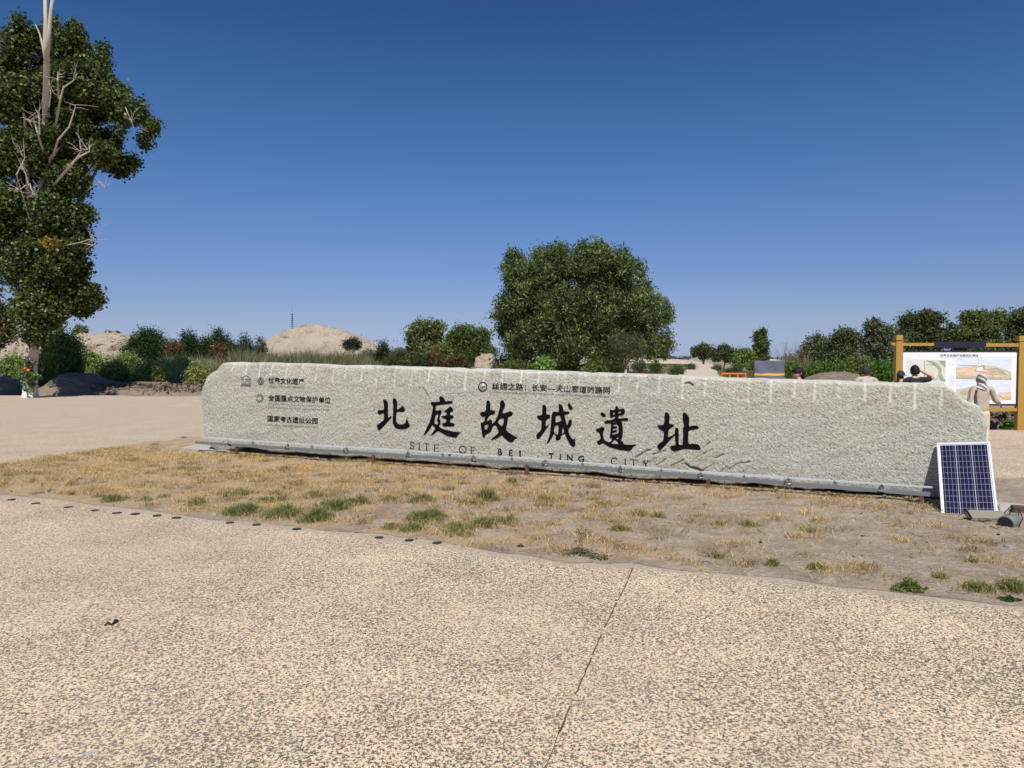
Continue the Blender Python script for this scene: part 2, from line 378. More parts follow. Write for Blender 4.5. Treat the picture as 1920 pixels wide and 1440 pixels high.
def lawn_mat():
    m, nt, b = new_mat('lawn_soil'); co = N(nt, 'ShaderNodeNewGeometry').outputs['Position']
    sy = N(nt, 'ShaderNodeSeparateXYZ'); nt.links.new(co, sy.inputs[0])
    f = noise(nt, co, 1.3, 6., .62); g = noise(nt, co, 26., 6., .72); h = noise(nt, co, 5., 5., .65)
    col = mix(nt, ramp(nt, h, [(.38, (0, 0, 0)), (.62, (1, 1, 1))]), (.40, .32, .24), (.52, .435, .345))
    col = mix(nt, ramp(nt, g, [(.42, (0, 0, 0)), (.66, (.7, .7, .7))]), col, (.25, .185, .13))
    # matted straw where the grass has died, most of it towards the left end
    st = mth(nt, 'ADD', f, mth(nt, 'MULTIPLY_ADD', sy.outputs[0], -.024, .0))
    st = mth(nt, 'ADD', st, mth(nt, 'MULTIPLY', mth(nt, 'SUBTRACT', g, .5), .35))
    col = mix(nt, ramp(nt, st, [(.5, (0, 0, 0)), (.60, (.75, .75, .75))]), col, (.52, .375, .21))
    col = mix(nt, ramp(nt, noise(nt, co, 2.3, 5., .65), [(.50, (0, 0, 0)), (.66, (.6, .6, .6))]), col, (.27, .19, .135))
    nt.links.new(col, b.inputs['Base Color']); b.inputs['Roughness'].default_value = .95; b.inputs['Specular IOR Level'].default_value = .1
    bump(nt, b, mth(nt, 'ADD', h, mth(nt, 'MULTIPLY', g, .6)), .06); return m
z = isl_z(vv[:, 0], vv[:, 1]); ed = seg_dist(vv[:, 0], vv[:, 1], ISL, True) < .06
tag(M('soil_island', np.column_stack([vv, z]), ff, lawn_mat(), smooth=True), kind='structure')

# road going off to the ruins
rl = [G(1268, 711), G(1277, 705), G(1292, 694.5), G(1307, 685), G(1311, 681.2)]; rr = [G(1346, 711), G(1343, 705), G(1338.5, 694.5), G(1334, 685), G(1327, 681.2)]
mb = MB(); V = []; F = []
for i in range(5):
    for q, p in enumerate((rl[i], rr[i])): V.append((p[0], p[1], .5 if False else .26))
for i in range(4): F.append((2 * i, 2 * i + 1, 2 * i + 3, 2 * i + 2))
# raised slightly above the steppe, with a shoulder on each side
V2 = list(V) + [(V[i][0] + (-1.2 if i % 2 == 0 else 1.2), V[i][1], -.25) for i in range(10)]
for i in range(4):
    F.append((10 + 2 * i, 2 * i, 2 * i + 2, 12 + 2 * i)); F.append((2 * i + 1, 11 + 2 * i, 13 + 2 * i, 2 * i + 3))
F.append((0, 10, 11, 1))
tag(M('road', V2, F, soil_mat('concrete_road', (.52, .43, .34), (.60, .51, .42), (.48, .40, .32), .3, .01)), kind='structure')

# ------------------------------------------------------------------ the long inscribed stone
pA, pB = G(410, 851), G(1725, 944)
eU = (pB - pA) / np.linalg.norm(pB - pA); eN = np.array((eU[1], -eU[0], 0.))     # eN points towards the camera
def SU(px, py, off=0.):
    d = ray(px, py); o = np.array((0, 0, CAM_H)); t = ((pA + eN * off - o) @ eN) / (d @ eN); p = o + d * t
    return (p - pA) @ eU, p[2]
def SW(u, z, wv): return pA[None] * 1 + np.outer(u, eU) + np.outer(wv, eN) + np.outer(z, (0, 0, 1.))
top_px = [(373, 742), (373.6, 736), (376, 732), (383, 716), (387, 706), (393, 701), (405, 694), (411, 687), (417, 680), (500, 681.3), (650, 685.5), (800, 690), (1000, 696), (1200, 703.5), (1340, 709), (1500, 714), (1640, 718), (1767, 722.5), (1777, 725), (1793, 734), (1808, 748), (1823, 753), (1839, 762), (1846, 774), (1852, 792), (1855.5, 805)]
bot_px = [(373, 743), (374.5, 752), (377, 775), (380, 800), (384, 822), (388, 836), (397, 843), (410, 847), (450, 847), (600, 861), (730, 872), (890, 884), (1000, 890), (1200, 902), (1350, 914), (1537, 931), (1725, 943), (1800, 949), (1835, 945), (1847, 900), (1851, 840), (1855.5, 808)]
tu = np.array([SU(*p) for p in top_px]); bu = np.array([SU(*p) for p in bot_px])
bu[8:18, 1] = .062; bu[8, 1] = .115; bu[9, 1] = .09; bu[10, 1] = .08; bu[11, 1] = .07                             # lower edge hovers a little over the soil
u0, u1 = tu[0, 0], tu[-1, 0]
nu = 980; us = np.linspace(u0, u1, nu)
us = np.unique(np.concatenate([us, np.linspace(u0, u0 + .35, 60), np.linspace(u1 - .35, u1, 60)])); nu = len(us)
TZ = np.interp(us, tu[:, 0], tu[:, 1]) + .007 * fbm(us * 7, us * 0, 3) - .05 * np.clip(fbm(us * 2.3, us * 0 + 4, 4) - .22, 0, 1) ; BZ = np.interp(us, bu[:, 0], bu[:, 1]) + .035 * fbm(us * 2.5, us * 0 + 9, 4) * (us > u0 + .5) * (us < u1 - .5)
BZ = np.minimum(BZ, TZ - .002)
groove_px = [438.5, 463, 489.6, 513, 540, 568, 596, 627, 651, 681, 709, 743, 775, 807, 841.5, 875, 910, 944, 979, 1011, 1047, 1087, 1125, 1162, 1197, 1238, 1282, 1324, 1362, 1405, 1447, 1491, 1529, 1575, 1623, 1671, 1717, 1767]
rg = random.Random(5); grooves = []
for i, gpx in enumerate(groove_px):
    t = np.interp(gpx, [p[0] for p in top_px], [p[1] for p in top_px]); L = 20 + 14 * rg.random() + (gpx - 440) / 130
    if i in (0, 28, 22): L *= .5
    lean = -5 + (gpx - 440) / 1330 * 4.5
    a = SU(gpx, t - 1); b = SU(gpx + lean, t + L); grooves.append((a, b, .5 + .5 * rg.random()))
z2 = lambda x, y: (980 + x / 5.333, 700 + y / 5.333)
cracks = [([(1130, 840), (1200, 795), (1275, 762)], 1.), ([(1330, 925), (1380, 890), (1430, 860)], .8), ([(1480, 930), (1550, 895), (1610, 865)], 1.), ([(1620, 900), (1680, 940), (1770, 965), (1800, 972)], 1.), ([(1800, 972), (1860, 935), (1915, 900)], 1.),
          ([(1800, 740), (1870, 690)], .8), ([(1300, 815), (1420, 775)], .7), ([(1740, 840), (1900, 760)], .7), ([(1240, 900), (1330, 850)], .5), ([(1085, 86), (1145, 80)], .7), ([(1625, 98), (1665, 100), (1700, 122)], 1.5), ([(1930, 850), (2010, 810)], .7), ([(2060, 960), (2140, 905), (2270, 885)], 1.), ([(2000, 900), (2080, 965)], .7), ([(1500, 800), (1580, 765)], .6),
          ([(1960, 1000), (2050, 930)], .6), ([(-1008, 135), (-972, 170), (-925, 255)], .8), ([(-740, 830), (-690, 795)], 1.2), ([(-930 + 300, 820), (-900 + 340, 760)], .0)]
cr = [([SU(*z2(*p)) for p in c], s) for c, s in cracks if s > 0]
def relief(u, z, tz=None, bz=None):
    """outward displacement of the rough face, its light marks and its dark clefts"""
    u = np.asarray(u, float); z = np.asarray(z, float)
    a = u * .85 + z * .53; b = -u * .53 + z * .85
    w_ = .030 * fbm(u * .7, z * .7 + 3, 3) + .016 * fbm(a * 2.2, b * 5, 4, .6) + .0065 * fbm(a * 11, b * 24, 3, .6)
    light = np.zeros_like(u); dark = np.zeros_like(u)
    for (p, q, s) in grooves:
        m = (np.abs(u - p[0]) < .25) & (z > min(q[1], p[1]) - .1)
        if not m.any(): continue
        d = seg_dist(u[m], z[m], [p, q]); k = np.exp(-(d / .018) ** 2) * np.clip(.7 + .6 * vn(u[m] * 40, z[m] * 25), 0, 1)
        w_[m] -= .014 * k; light[m] = np.maximum(light[m], k * s)
    gu = np.array([g_[0][0] for g_ in grooves]); gz = np.array([g_[0][1] for g_ in grooves]); ph = np.interp(u, gu, np.arange(len(gu))); tzz = np.interp(u, gu, gz)
    w_ = w_ - .022 * np.sin(np.pi * (ph % 1)) * np.clip(1 - (tzz - z) / .30, 0, 1) ** .8 * (u > gu[0]) * (u < gu[-1])
    for c, s in cr:
        m = (u > min(p[0] for p in c) - .15) & (u < max(p[0] for p in c) + .15)
        if not m.any(): continue
        d = seg_dist(u[m], z[m] + .012 * fbm(u[m] * 20, z[m] * 20, 2), c); ks = s * (.25 + 1.1 * vn(u[m] * 9 + 3, z[m] * 9)); k = np.exp(-(d / (.010 * ks + .002)) ** 2)
        w_[m] -= .03 * k * ks; dark[m] = np.maximum(dark[m], k * .85)
        # the slab steps out just below each cleft
        w_[m] += .006 * np.exp(-(d / .06) ** 2) * s
    return w_, light, dark
nf = 118; tt = np.linspace(0, 1, nf) ; UU = np.repeat(us[:, None], nf, 1); ZZ = BZ[:, None] + (TZ - BZ)[:, None] * tt[None]
wv, li, dk = relief(UU.ravel(), ZZ.ravel()); wv = wv.reshape(nu, nf); li = li.reshape(nu, nf); dk = dk.reshape(nu, nf)
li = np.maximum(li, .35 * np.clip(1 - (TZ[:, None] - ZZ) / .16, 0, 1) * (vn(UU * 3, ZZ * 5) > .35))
de = np.minimum(np.minimum(UU - u0, u1 - UU), 9)
hgt = (TZ - BZ)[:, None]
edge = np.minimum(np.minimum((TZ[:, None] - ZZ) * 4.5, de * 1.6 + .02), .12)
wv = wv - (.035 - .02 * (UU < u0 + .6)) * (1 - np.clip(edge / .12, 0, 1)) ** 2
low = np.clip(1 - (ZZ - BZ[:, None]) / (.018 + .03 * vn(UU * 3, UU * 0)), 0, 1); wv = wv - .30 * low ** .7 - .05 * np.clip(1 - (ZZ - BZ[:, None]) / .16, 0, 1) ** 2
rightend = np.clip(1 - (u1 - UU) / .5, 0, 1); wv = wv - .08 * rightend ** 4
leftend = np.clip(1 - (UU - u0) / .35, 0, 1); wv = wv - .02 * leftend ** 2
thick = .52 * np.clip(np.minimum(us - u0, u1 - us) / .5, 0, 1) ** .5
back = -.06 - thick
cols = []; cu = []; cc_ = []
front = np.stack([UU, ZZ, wv], -1)                                            # bottom -> top
ntp = 9; s = np.linspace(0, 1, ntp + 1)[1:]
wt = wv[:, -1][:, None] * (1 - s) + np.minimum(back, wv[:, -1] - .02)[:, None] * s
topz = TZ[:, None] + .012 * np.sin(s * math.pi)[None] + .004 * fbm(us[:, None] * 6, s[None] * 4, 3)
topp = np.stack([np.repeat(us[:, None], ntp, 1), topz, wt], -1)
nb = 12; s = np.linspace(0, 1, nb + 1)[1:]
bk = np.stack([np.repeat(us[:, None], nb, 1), topz[:, -1][:, None] * (1 - s) + BZ[:, None] * s, wt[:, -1][:, None] + .05 * fbm(us[:, None] * 1.5, s[None] * 4 + 20, 3) * np.clip(thick, 0, .3)[:, None] * 3 * np.sin(s * 3.14)], -1)
loop = np.concatenate([front, topp, bk], 1); nv = loop.shape[1]
Vs = SW(loop[..., 0].ravel(), loop[..., 1].ravel(), loop[..., 2].ravel())
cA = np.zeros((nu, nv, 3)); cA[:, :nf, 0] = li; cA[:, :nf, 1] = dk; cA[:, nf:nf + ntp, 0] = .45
uvS = np.stack([loop[..., 0] + (loop[..., 2] < -.1) * .0, loop[..., 1] - np.minimum(loop[..., 2], 0) * 1.0], -1).reshape(-1, 2)
Fs = grid_faces(nu, nv, wrap=True)
stone = E('inscribed_stone', (*(pA + eU * (u0 + u1) / 2)[:2], 0), 'long low rough granite slab with black carved Chinese characters standing on dry lawn', 'stone sign')
M('slab', Vs, Fs, STONE, stone, smooth=True, col=cA.reshape(-1, 3), uv=uvS)

def put_on_stone(name, V2, F, mat, off=.006, parent=stone, label=None):
    """V2: photo pixels of a flat shape; laid over the rough face"""
    uz = np.array([SU(*p) for p in V2]); u, z = uz[:, 0], uz[:, 1]; w_, _, _ = relief(u, z)
    o = M(name, SW(u, z, w_ + off), F, mat, parent)
    if label: o['label'] = label
    return o
def fill(outers, holes, step):
    P = []; Ed = []
    for poly in outers + holes:
        q = []
        for i in range(len(poly)):
            a, b = np.array(poly[i], float), np.array(poly[(i + 1) % len(poly)], float); k = max(1, int(np.linalg.norm(b - a) / step))
            q += [a + (b - a) * j / k for j in range(k)]
        n = len(P); P += [Vector(p) for p in q]; Ed += [(n + i, n + (i + 1) % len(q)) for i in range(len(q))]
    A = np.array([tuple(p) for p in P]); lo, hi = A.min(0), A.max(0)
    gx, gy = np.meshgrid(np.arange(lo[0], hi[0], step), np.arange(lo[1], hi[1], step)); g = np.stack([gx.ravel(), gy.ravel()], -1)
    def ok(q):
        m = np.zeros(len(q), bool)
        for o in outers: m |= inside(q, o)
        for h in holes: m &= ~inside(q, h)
        return m
    g = g[ok(g)]; g = g[np.array([np.min(np.hypot(*(A - p).T)) > step * .5 for p in g], bool)] if len(g) else g
    r = delaunay_2d_cdt(P + [Vector(p) for p in g], Ed, [], 0, 1e-4)
    vv = np.array([tuple(v) for v in r[0]]); ff = np.array([f for f in r[2] if len(f) == 3]); c = vv[ff].mean(1)
    return vv, ff[ok(c)]
def smooth_poly(p, it=1):
    p = [np.array(q, float) for q in p]
    for _ in range(it):
        o = []
        for i in range(len(p)):
            a, b = p[i], p[(i + 1) % len(p)]; o += [a * .75 + b * .25, a * .25 + b * .75]
        p = o
    return p
CH = [
 ((690, 740, 19.2), [[(560,180),(600,172),(640,195),(690,225),(715,265),(730,340),(735,600),(735,835),(790,795),(850,762),(880,772),(860,815),(790,900),(690,1010),(600,1110),(520,1205),(420,1290),(375,1265),(345,1200),(325,1110),(345,1080),(400,1045),(500,965),(580,915),(580,660),(520,670),(410,722),(370,705),(350,650),(345,580),(395,545),(440,562),(575,545),(578,450),(565,350),(570,250),(552,230)],
   [(905,130),(950,112),(1000,140),(1040,180),(1070,250),(1072,340),(1055,430),(1052,520),(1110,520),(1170,480),(1220,410),(1250,390),(1285,420),(1330,490),(1340,540),(1315,600),(1250,630),(1160,620),(1080,608),(1040,630),(1030,750),(1020,900),(1040,990),(1090,1050),(1180,1075),(1290,1065),(1340,1025),(1380,960),(1395,870),(1412,790),(1430,860),(1440,960),(1480,1030),(1520,1085),(1515,1130),(1460,1190),(1390,1222),(1200,1245),(1060,1220),(980,1180),(940,1120),(905,1050),(900,950),(905,700),(920,600),(915,400),(905,250)]], []),
 ((780, 730, 14.4), [[(645,200),(690,175),(735,195),(780,245),(805,320),(860,318),(900,308),(985,312),(1005,345),(990,380),(850,395),(700,412),(545,432),(550,500),(545,580),(610,570),(650,548),(690,570),(700,620),(670,690),(645,780),(665,830),(675,890),(665,940),(630,985),(650,1020),(720,1060),(800,1090),(900,1110),(1030,1140),(1180,1155),(1240,1158),(1220,1175),(1160,1210),(1130,1260),(1095,1305),(1000,1295),(900,1270),(780,1220),(680,1170),(590,1120),(540,1165),(470,1225),(400,1252),(430,1200),(490,1120),(530,1040),(485,1010),(455,960),(430,985),(390,1060),(320,1160),(240,1235),(203,1255),(210,1225),(260,1120),(310,1000),(340,930),(375,905),(385,840),(410,770),(435,680),(450,590),(470,520),(475,440),(430,415),(415,370),(440,335),(520,345),(600,332),(670,325),(655,270)],
   [(725,614),(780,580),(850,530),(900,480),(935,450),(970,475),(1000,520),(1020,580),(1000,605),(935,610),(935,700),(990,690),(1025,705),(1035,740),(1015,770),(940,800),(935,900),(990,900),(1030,920),(1050,965),(1030,1000),(900,1002),(770,1005),(735,985),(708,930),(730,905),(825,900),(830,805),(770,795),(720,760),(688,718),(750,715),(835,700),(835,612),(780,605)]],
   [[(535,690),(600,665),(605,720),(580,800),(570,850),(605,890),(600,935),(560,950),(520,940),(505,890),(515,800),(530,740)]]),
 ((890, 740, 14.4), [[(325,180),(370,143),(415,170),(440,250),(430,420),(500,415),(555,430),(565,490),(540,525),(430,550),(395,590),(350,680),(335,715),(400,690),(430,662),(470,675),(490,710),(490,790),(540,740),(600,650),(640,540),(660,430),(690,330),(690,220),(720,155),(760,143),(800,180),(825,240),(830,300),(800,370),(775,440),(765,500),(810,505),(890,470),(980,445),(1025,465),(1045,510),(1025,560),(910,605),(900,720),(885,820),(855,930),(870,970),(950,1030),(1040,1090),(1175,1165),(1140,1180),(1080,1200),(1050,1260),(1000,1290),(950,1280),(870,1220),(800,1160),(745,1085),(680,1140),(570,1195),(435,1224),(480,1180),(560,1110),(640,1040),(670,985),(620,900),(585,820),(530,830),(490,870),(470,960),(430,1020),(330,1060),(300,1090),(285,1160),(245,1165),(215,1100),(200,960),(185,850),(175,745),(240,740),(270,730),(285,620),(305,565),(270,590),(235,605),(180,570),(150,500),(200,460),(310,455),(320,330)]],
   [[(275,825),(385,790),(385,850),(355,920),(305,950),(285,890)], [(720,635),(808,640),(790,730),(765,830),(745,850),(690,800),(640,735),(670,680)]]),
 ((995, 745, 14.4), [[(320,215),(350,190),(400,215),(430,265),(430,360),(430,460),(480,455),(530,470),(535,530),(515,570),(420,595),(410,700),(405,785),(440,770),(490,725),(507,730),(470,800),(400,890),(330,990),(240,1110),(210,1137),(170,1100),(145,1035),(180,970),(270,910),(290,840),(300,740),(300,620),(260,615),(215,590),(175,530),(180,490),(260,485),(315,465),(315,330)],
   [(760,180),(800,172),(850,220),(880,290),(890,385),(1020,375),(1055,415),(1030,455),(910,465),(935,570),(965,700),(985,770),(1010,690),(1035,610),(1075,590),(1110,620),(1115,690),(1080,790),(1015,870),(1025,950),(1060,1040),(1140,1150),(1175,1125),(1207,1065),(1195,1180),(1212,1290),(1165,1345),(1110,1320),(1050,1260),(990,1150),(940,1030),(915,985),(860,1020),(820,1030),(815,1090),(790,1145),(740,1165),(690,1160),(670,1130),(675,1020),(625,985),(585,1070),(540,1150),(480,1230),(425,1268),(460,1170),(505,1050),(530,900),(550,760),(560,600),(575,490),(585,410),(640,382),(700,390),(765,395),(760,280)],
   [(995,180),(1025,150),(1060,170),(1085,215),(1125,250),(1135,310),(1110,345),(1070,335),(1020,280),(1000,230)]],
   [[(685,500),(795,485),(815,560),(845,610),(800,645),(680,685),(680,600)], [(665,760),(755,740),(755,800),(740,1005),(690,1005),(630,960),(640,850)], [(870,800),(905,905),(880,960),(845,1005),(850,900)]]),
 ((1105, 755, 14.4), [[(305,275),(350,262),(400,275),(440,310),(450,360),(420,395),(370,390),(320,350),(300,305)],
   [(740,78),(780,110),(800,175),(860,165),(900,150),(950,170),(975,230),(965,290),(900,350),(870,335),(800,350),(785,425),(900,420),(1010,402),(1055,425),(1060,465),(1030,485),(850,490),(890,540),(905,640),(910,900),(880,970),(855,1010),(900,1050),(935,1100),(960,1130),(1080,1135),(1200,1128),(1300,1126),(1250,1160),(1180,1190),(1150,1270),(1100,1290),(1030,1300),(900,1285),(750,1250),(600,1215),(500,1175),(430,1120),(360,1090),(310,1115),(265,1145),(200,1090),(200,1045),(260,1015),(305,975),(285,870),(260,800),(215,790),(170,735),(200,705),(270,685),(340,645),(390,665),(420,695),(400,740),(370,800),(365,880),(385,960),(420,1020),(480,1050),(560,1070),(600,1010),(625,940),(570,975),(550,955),(565,830),(580,700),(600,550),(520,560),(430,565),(400,525),(420,490),(520,470),(640,462),(690,420),(710,375),(640,390),(590,425),(560,370),(560,290),(548,200),(580,185),(640,205),(695,180),(705,115)]],
   [[(640,270),(690,255),(692,310),(645,325)], [(790,240),(860,225),(855,275),(800,295)], [(635,600),(790,565),(795,825),(750,830),(690,850),(610,865),(620,825),(700,800),(750,775),(762,750),(745,735),(630,745),(635,708),(720,690),(755,670),(750,645),(730,635),(640,632)], [(720,960),(790,915),(785,990),(745,980)], [(700,985),(800,1115),(690,1110),(590,1100),(640,1040)], [(635,525),(740,502),(700,535),(640,545)]]),
 ((1220, 760, 15.155), [[(410,215),(450,182),(500,205),(535,260),(548,330),(535,530),(600,522),(645,540),(672,580),(630,620),(520,670),(505,780),(500,910),(600,860),(670,815),(695,805),(690,740),(700,650),(745,620),(790,650),(803,750),(803,900),(803,1120),(850,1115),(920,1120),(930,850),(925,620),(970,600),(945,540),(925,420),(915,260),(930,205),(965,192),(1010,230),(1070,290),(1110,370),(1100,470),(1095,610),(1180,575),(1300,568),(1350,580),(1382,640),(1365,660),(1250,680),(1085,700),(1080,850),(1070,1095),(1200,1090),(1320,1090),(1380,1120),(1430,1195),(1420,1260),(1250,1250),(1050,1230),(900,1240),(750,1280),(640,1300),(580,1250),(550,1180),(590,1140),(650,1145),(715,1125),(705,1000),(703,840),(640,900),(560,980),(480,1070),(400,1160),(310,1250),(260,1285),(220,1240),(180,1150),(220,1100),(310,1040),(370,990),(370,900),(390,780),(385,720),(320,710),(250,670),(200,600),(200,562),(290,565),(400,530),(395,330)]], []),
]
for (ox, oy, s), outs, hol in CH:
    cv = lambda P: [(ox + x / s, oy + y / s) for x, y in P]
    vv, ff = fill([smooth_poly(cv(o)) for o in outs], [smooth_poly(cv(h)) for h in hol], 1.8)
    put_on_stone('carved_character', vv, ff, INK, .007)

def font_mesh(body, offset=0.):
    cu = bpy.data.curves.new('t', 'FONT'); cu.body = body; cu.size = 1; cu.offset = offset; cu.resolution_u = 2
    ob = bpy.data.objects.new('t', cu); COL.objects.link(ob); bpy.context.view_layer.update()
    me = bpy.data.meshes.new_from_object(ob.evaluated_get(bpy.context.evaluated_depsgraph_get()))
    v = np.zeros(len(me.vertices) * 3); me.vertices.foreach_get('co', v); v = v.reshape(-1, 3)[:, :2]
    f = [tuple(p.vertices) for p in me.polygons]
    bpy.data.objects.remove(ob); bpy.data.curves.remove(cu); bpy.data.meshes.remove(me)
    return v, f
def text_px(body, x0, x1, bl, br, tl, offset=0.):
    """glyphs stretched between photo columns x0..x1; baseline runs from bl to br; tl = height in px"""
    v, f = font_mesh(body, offset)
    if len(v) == 0: return v, f
    lo, hi = v.min(0), v.max(0); n = (v - lo) / (hi - lo)
    px = x0 + n[:, 0] * (x1 - x0); py = bl + n[:, 0] * (br - bl) - n[:, 1] * tl
    return np.stack([px, py], -1), f
for body, x0, x1, bl, br, tl, off, mt in (
    ('世界文化遗产', 504.6, 571, 719.2, 721.5, 12, .012, INK), ('WORLD CULTURAL HERITAGE', 504.6, 571, 726, 728, 2.9, 0, INK2),
    ('全国重点文物保护单位', 504.6, 620, 751.7, 756.5, 12, .012, INK), ('MAJOR HISTORICAL AND CULTURAL SITES', 504.5, 621, 758.8, 764, 2.9, 0, INK2),
    ('PROTECTED AT THE NATIONAL LEVEL', 504.5, 620, 765, 770.2, 2.9, 0, INK2), ('国家考古遗址公园', 503, 597, 790, 795, 11.6, .012, INK),
    ('NATIONAL ARCHAEOLOGICAL SITE PARK', 504, 596, 798, 802, 2.9, 0, INK2),
    ('丝绸之路：长安—天山廊道的路网', 923, 1144, 730, 738.5, 13, .010, INK), ("SILK ROADS: THE ROUTES NETWORK OF CHANG'AN-TIANSHAN CORRIDOR", 923, 1143, 736, 745.5, 3.1, 0, INK2),
    ('BEI', 934.3, 977.4, 853, 856.6, 12.3, .018, INK), ('TING', 1028.8, 1095.3, 861.5, 866, 12.3, .018, INK)):
    if body in ('BEI', 'TING'):     # widely spaced capitals
        spec = {'BEI': [('B', 934.3, 942.4, 853), ('E', 955, 962, 854.8), ('I', 974.2, 977.2, 856.4)], 'TING': [('T', 1028.8, 1038.6, 861.3), ('I', 1049.3, 1051.8, 862.5), ('N', 1062.8, 1073.3, 863.8), ('G', 1083.6, 1095.3, 866)]}[body]
        VV = []; FF = []; n = 0
        for ch, a, b_, y in spec:
            v, f = text_px(ch, a, b_, y, y + .6, 12.2, .012)
            put_on_stone('letter', v, f, mt, .008)
        continue
    v, f = text_px(body, x0, x1, bl, br, tl, off)
    if ord(body[0]) > 2000:      # one part per character
        n_ = len(body); x0_, x1_ = v[:, 0].min(), v[:, 0].max(); cs_ = {}
        for q in f: cs_.setdefault(min(n_ - 1, int((np.mean([v[i][0] for i in q]) - x0_) / (x1_ - x0_ + 1e-6) * n_)), []).append(q)
        for k_, fs_ in cs_.items():
            ids = sorted({i for q in fs_ for i in q}); mp_ = {a: b for b, a in enumerate(ids)}
            put_on_stone('character', v[ids], [tuple(mp_[i] for i in q) for q in fs_], mt, .008)
    else: put_on_stone('inscription', v, f, mt, .008)['kind'] = 'stuff'
def strokes_px(lines, width, name='inscription', mat=INK, off=.008, closed=False):
    """thin drawn strokes (photo pixels) as flat strips"""
    V = []; F = []; k = 0
    for ln in lines:
        wd = width
        if isinstance(ln, tuple): ln, wd = ln
        p = [np.array(q, float) for q in ln]; q = []
        for i in range(len(p) - 1):
            m = max(1, int(np.linalg.norm(p[i + 1] - p[i]) / 2)); q += [p[i] + (p[i + 1] - p[i]) * j / m for j in range(m)]
        q.append(p[-1])
        for i, c in enumerate(q):
            t = q[min(i + 1, len(q) - 1)] - q[max(i - 1, 0)]; t /= np.linalg.norm(t) + 1e-9; nn = np.array((-t[1], t[0])) * wd / 2
            V += [c + nn, c - nn]
            if i: F.append((k + 2 * i - 2, k + 2 * i - 1, k + 2 * i + 1, k + 2 * i))
        k += 2 * len(q)
    return put_on_stone(name, V, F, mat, off)
circ = lambda cx, cy, rx, ry, n=24, a0=0, a1=360: [(cx + rx * math.cos(R(a0 + (a1 - a0) * i / n)), cy + ry * math.sin(R(a0 + (a1 - a0) * i / n))) for i in range(n + 1)]
def serif(kind, x, y, h, wd):
    """stroke glyph in thin serif capitals; (x,y) = lower left"""
    s = lambda *P: [(x + a * wd, y - b * h) for a, b in P]
    th, tk = .8, 1.7
    if kind == 'S': return [(s((.88, .72), (.84, .92), (.5, 1), (.2, .93), (.1, .76), (.3, .6), (.7, .42), (.9, .24), (.8, .07), (.5, 0), (.15, .08), (.08, .3)), 1.2), (s((.88, .66), (.92, 1.0)), th), (s((.08, .34), (.05, 0)), th)]
    if kind == 'I': return [(s((.5, 0), (.5, 1)), tk), (s((.25, 0), (.75, 0)), th), (s((.25, 1), (.75, 1)), th)]
    if kind == 'T': return [(s((.5, 0), (.5, 1)), tk), (s((.28, 0), (.72, 0)), th), (s((0, 1), (1, 1)), th), (s((0, 1), (0, .78)), th), (s((1, 1), (1, .78)), th)]
    if kind == 'E': return [(s((.2, 0), (.2, 1)), tk), (s((0, 0), (.95, 0), (1, .25)), th), (s((0, 1), (.9, 1), (.92, .78)), th), (s((.2, .52), (.7, .52)), th), (s((.7, .4), (.7, .64)), th)]
    if kind == 'F': return [(s((.2, 0), (.2, 1)), tk), (s((0, 0), (.45, 0)), th), (s((0, 1), (.9, 1), (.92, .78)), th), (s((.2, .52), (.7, .52)), th), (s((.7, .4), (.7, .64)), th)]
    if kind == 'O': return [([(x + wd / 2 + wd / 2 * math.cos(R(a)), y - h / 2 + h / 2 * math.sin(R(a))) for a in range(0, 361, 15)], 1.3)]
    if kind == 'C': return [([(x + wd / 2 + wd / 2 * math.cos(R(a)), y - h / 2 + h / 2 * math.sin(R(a))) for a in range(40, 321, 14)], 1.4), (s((.9, .68), (.92, 1)), th)]
    if kind == 'Y': return [(s((.5, 0), (.5, .45)), tk), (s((.5, .45), (.12, 1)), tk), (s((.5, .45), (.88, 1)), th), (s((.28, 0), (.72, 0)), th), (s((0, 1), (.3, 1)), th), (s((.7, 1), (1, 1)), th)]
for word in ([('S', 768.8, 841.5, 8.5), ('I', 782, 843, 8.5), ('T', 794.5, 844.3, 10.5), ('E', 812.8, 846.5, 10)], [('O', 862, 849, 13), ('F', 882.5, 850.5, 9.5)],
             [('C', 1146.5, 871, 11.5), ('I', 1168.8, 873, 7.5), ('T', 1182.5, 874, 12), ('Y', 1205.5, 876, 11)]):
    L = []
    for k_, x, y, wd in word: strokes_px(serif(k_, x, y, 12.8, wd), 1.2, 'letter')
# emblems
strokes_px([([(451.5, 708.5), (461, 704.2), (471.5, 709)], 1.2), ([(453, 710.4), (470.5, 711)], .9), ([(454, 711), (454, 719)], 1.), ([(457, 711), (457, 719), (459.4, 719)], .8), ([(461, 719), (461, 711.5), (463.4, 711.5)], .9), ([(465, 711), (465, 719)], .8), ([(467.4, 711), (467.4, 719.4), (469.6, 719.4), (469.6, 711.4)], .8), ([(452.5, 720.5), (470.5, 721.2)], 1.), ([(451.5, 722.7), (471.5, 723.6)], 1.2)], 1., 'emblem', INK2)
strokes_px([(circ(489.6, 715, 5.4, 6.4), 1.), ([(489.6, 710.6), (493.2, 715), (489.6, 719.6), (486, 715), (489.6, 710.6)], 1.)] + [([(489.6 + 6.6 * math.cos(R(a)), 715 + 7.8 * math.sin(R(a))), (489.6 + 8 * math.cos(R(a)), 715 + 9.2 * math.sin(R(a)))], .7) for a in range(180, 361, 22)], 1., 'emblem')
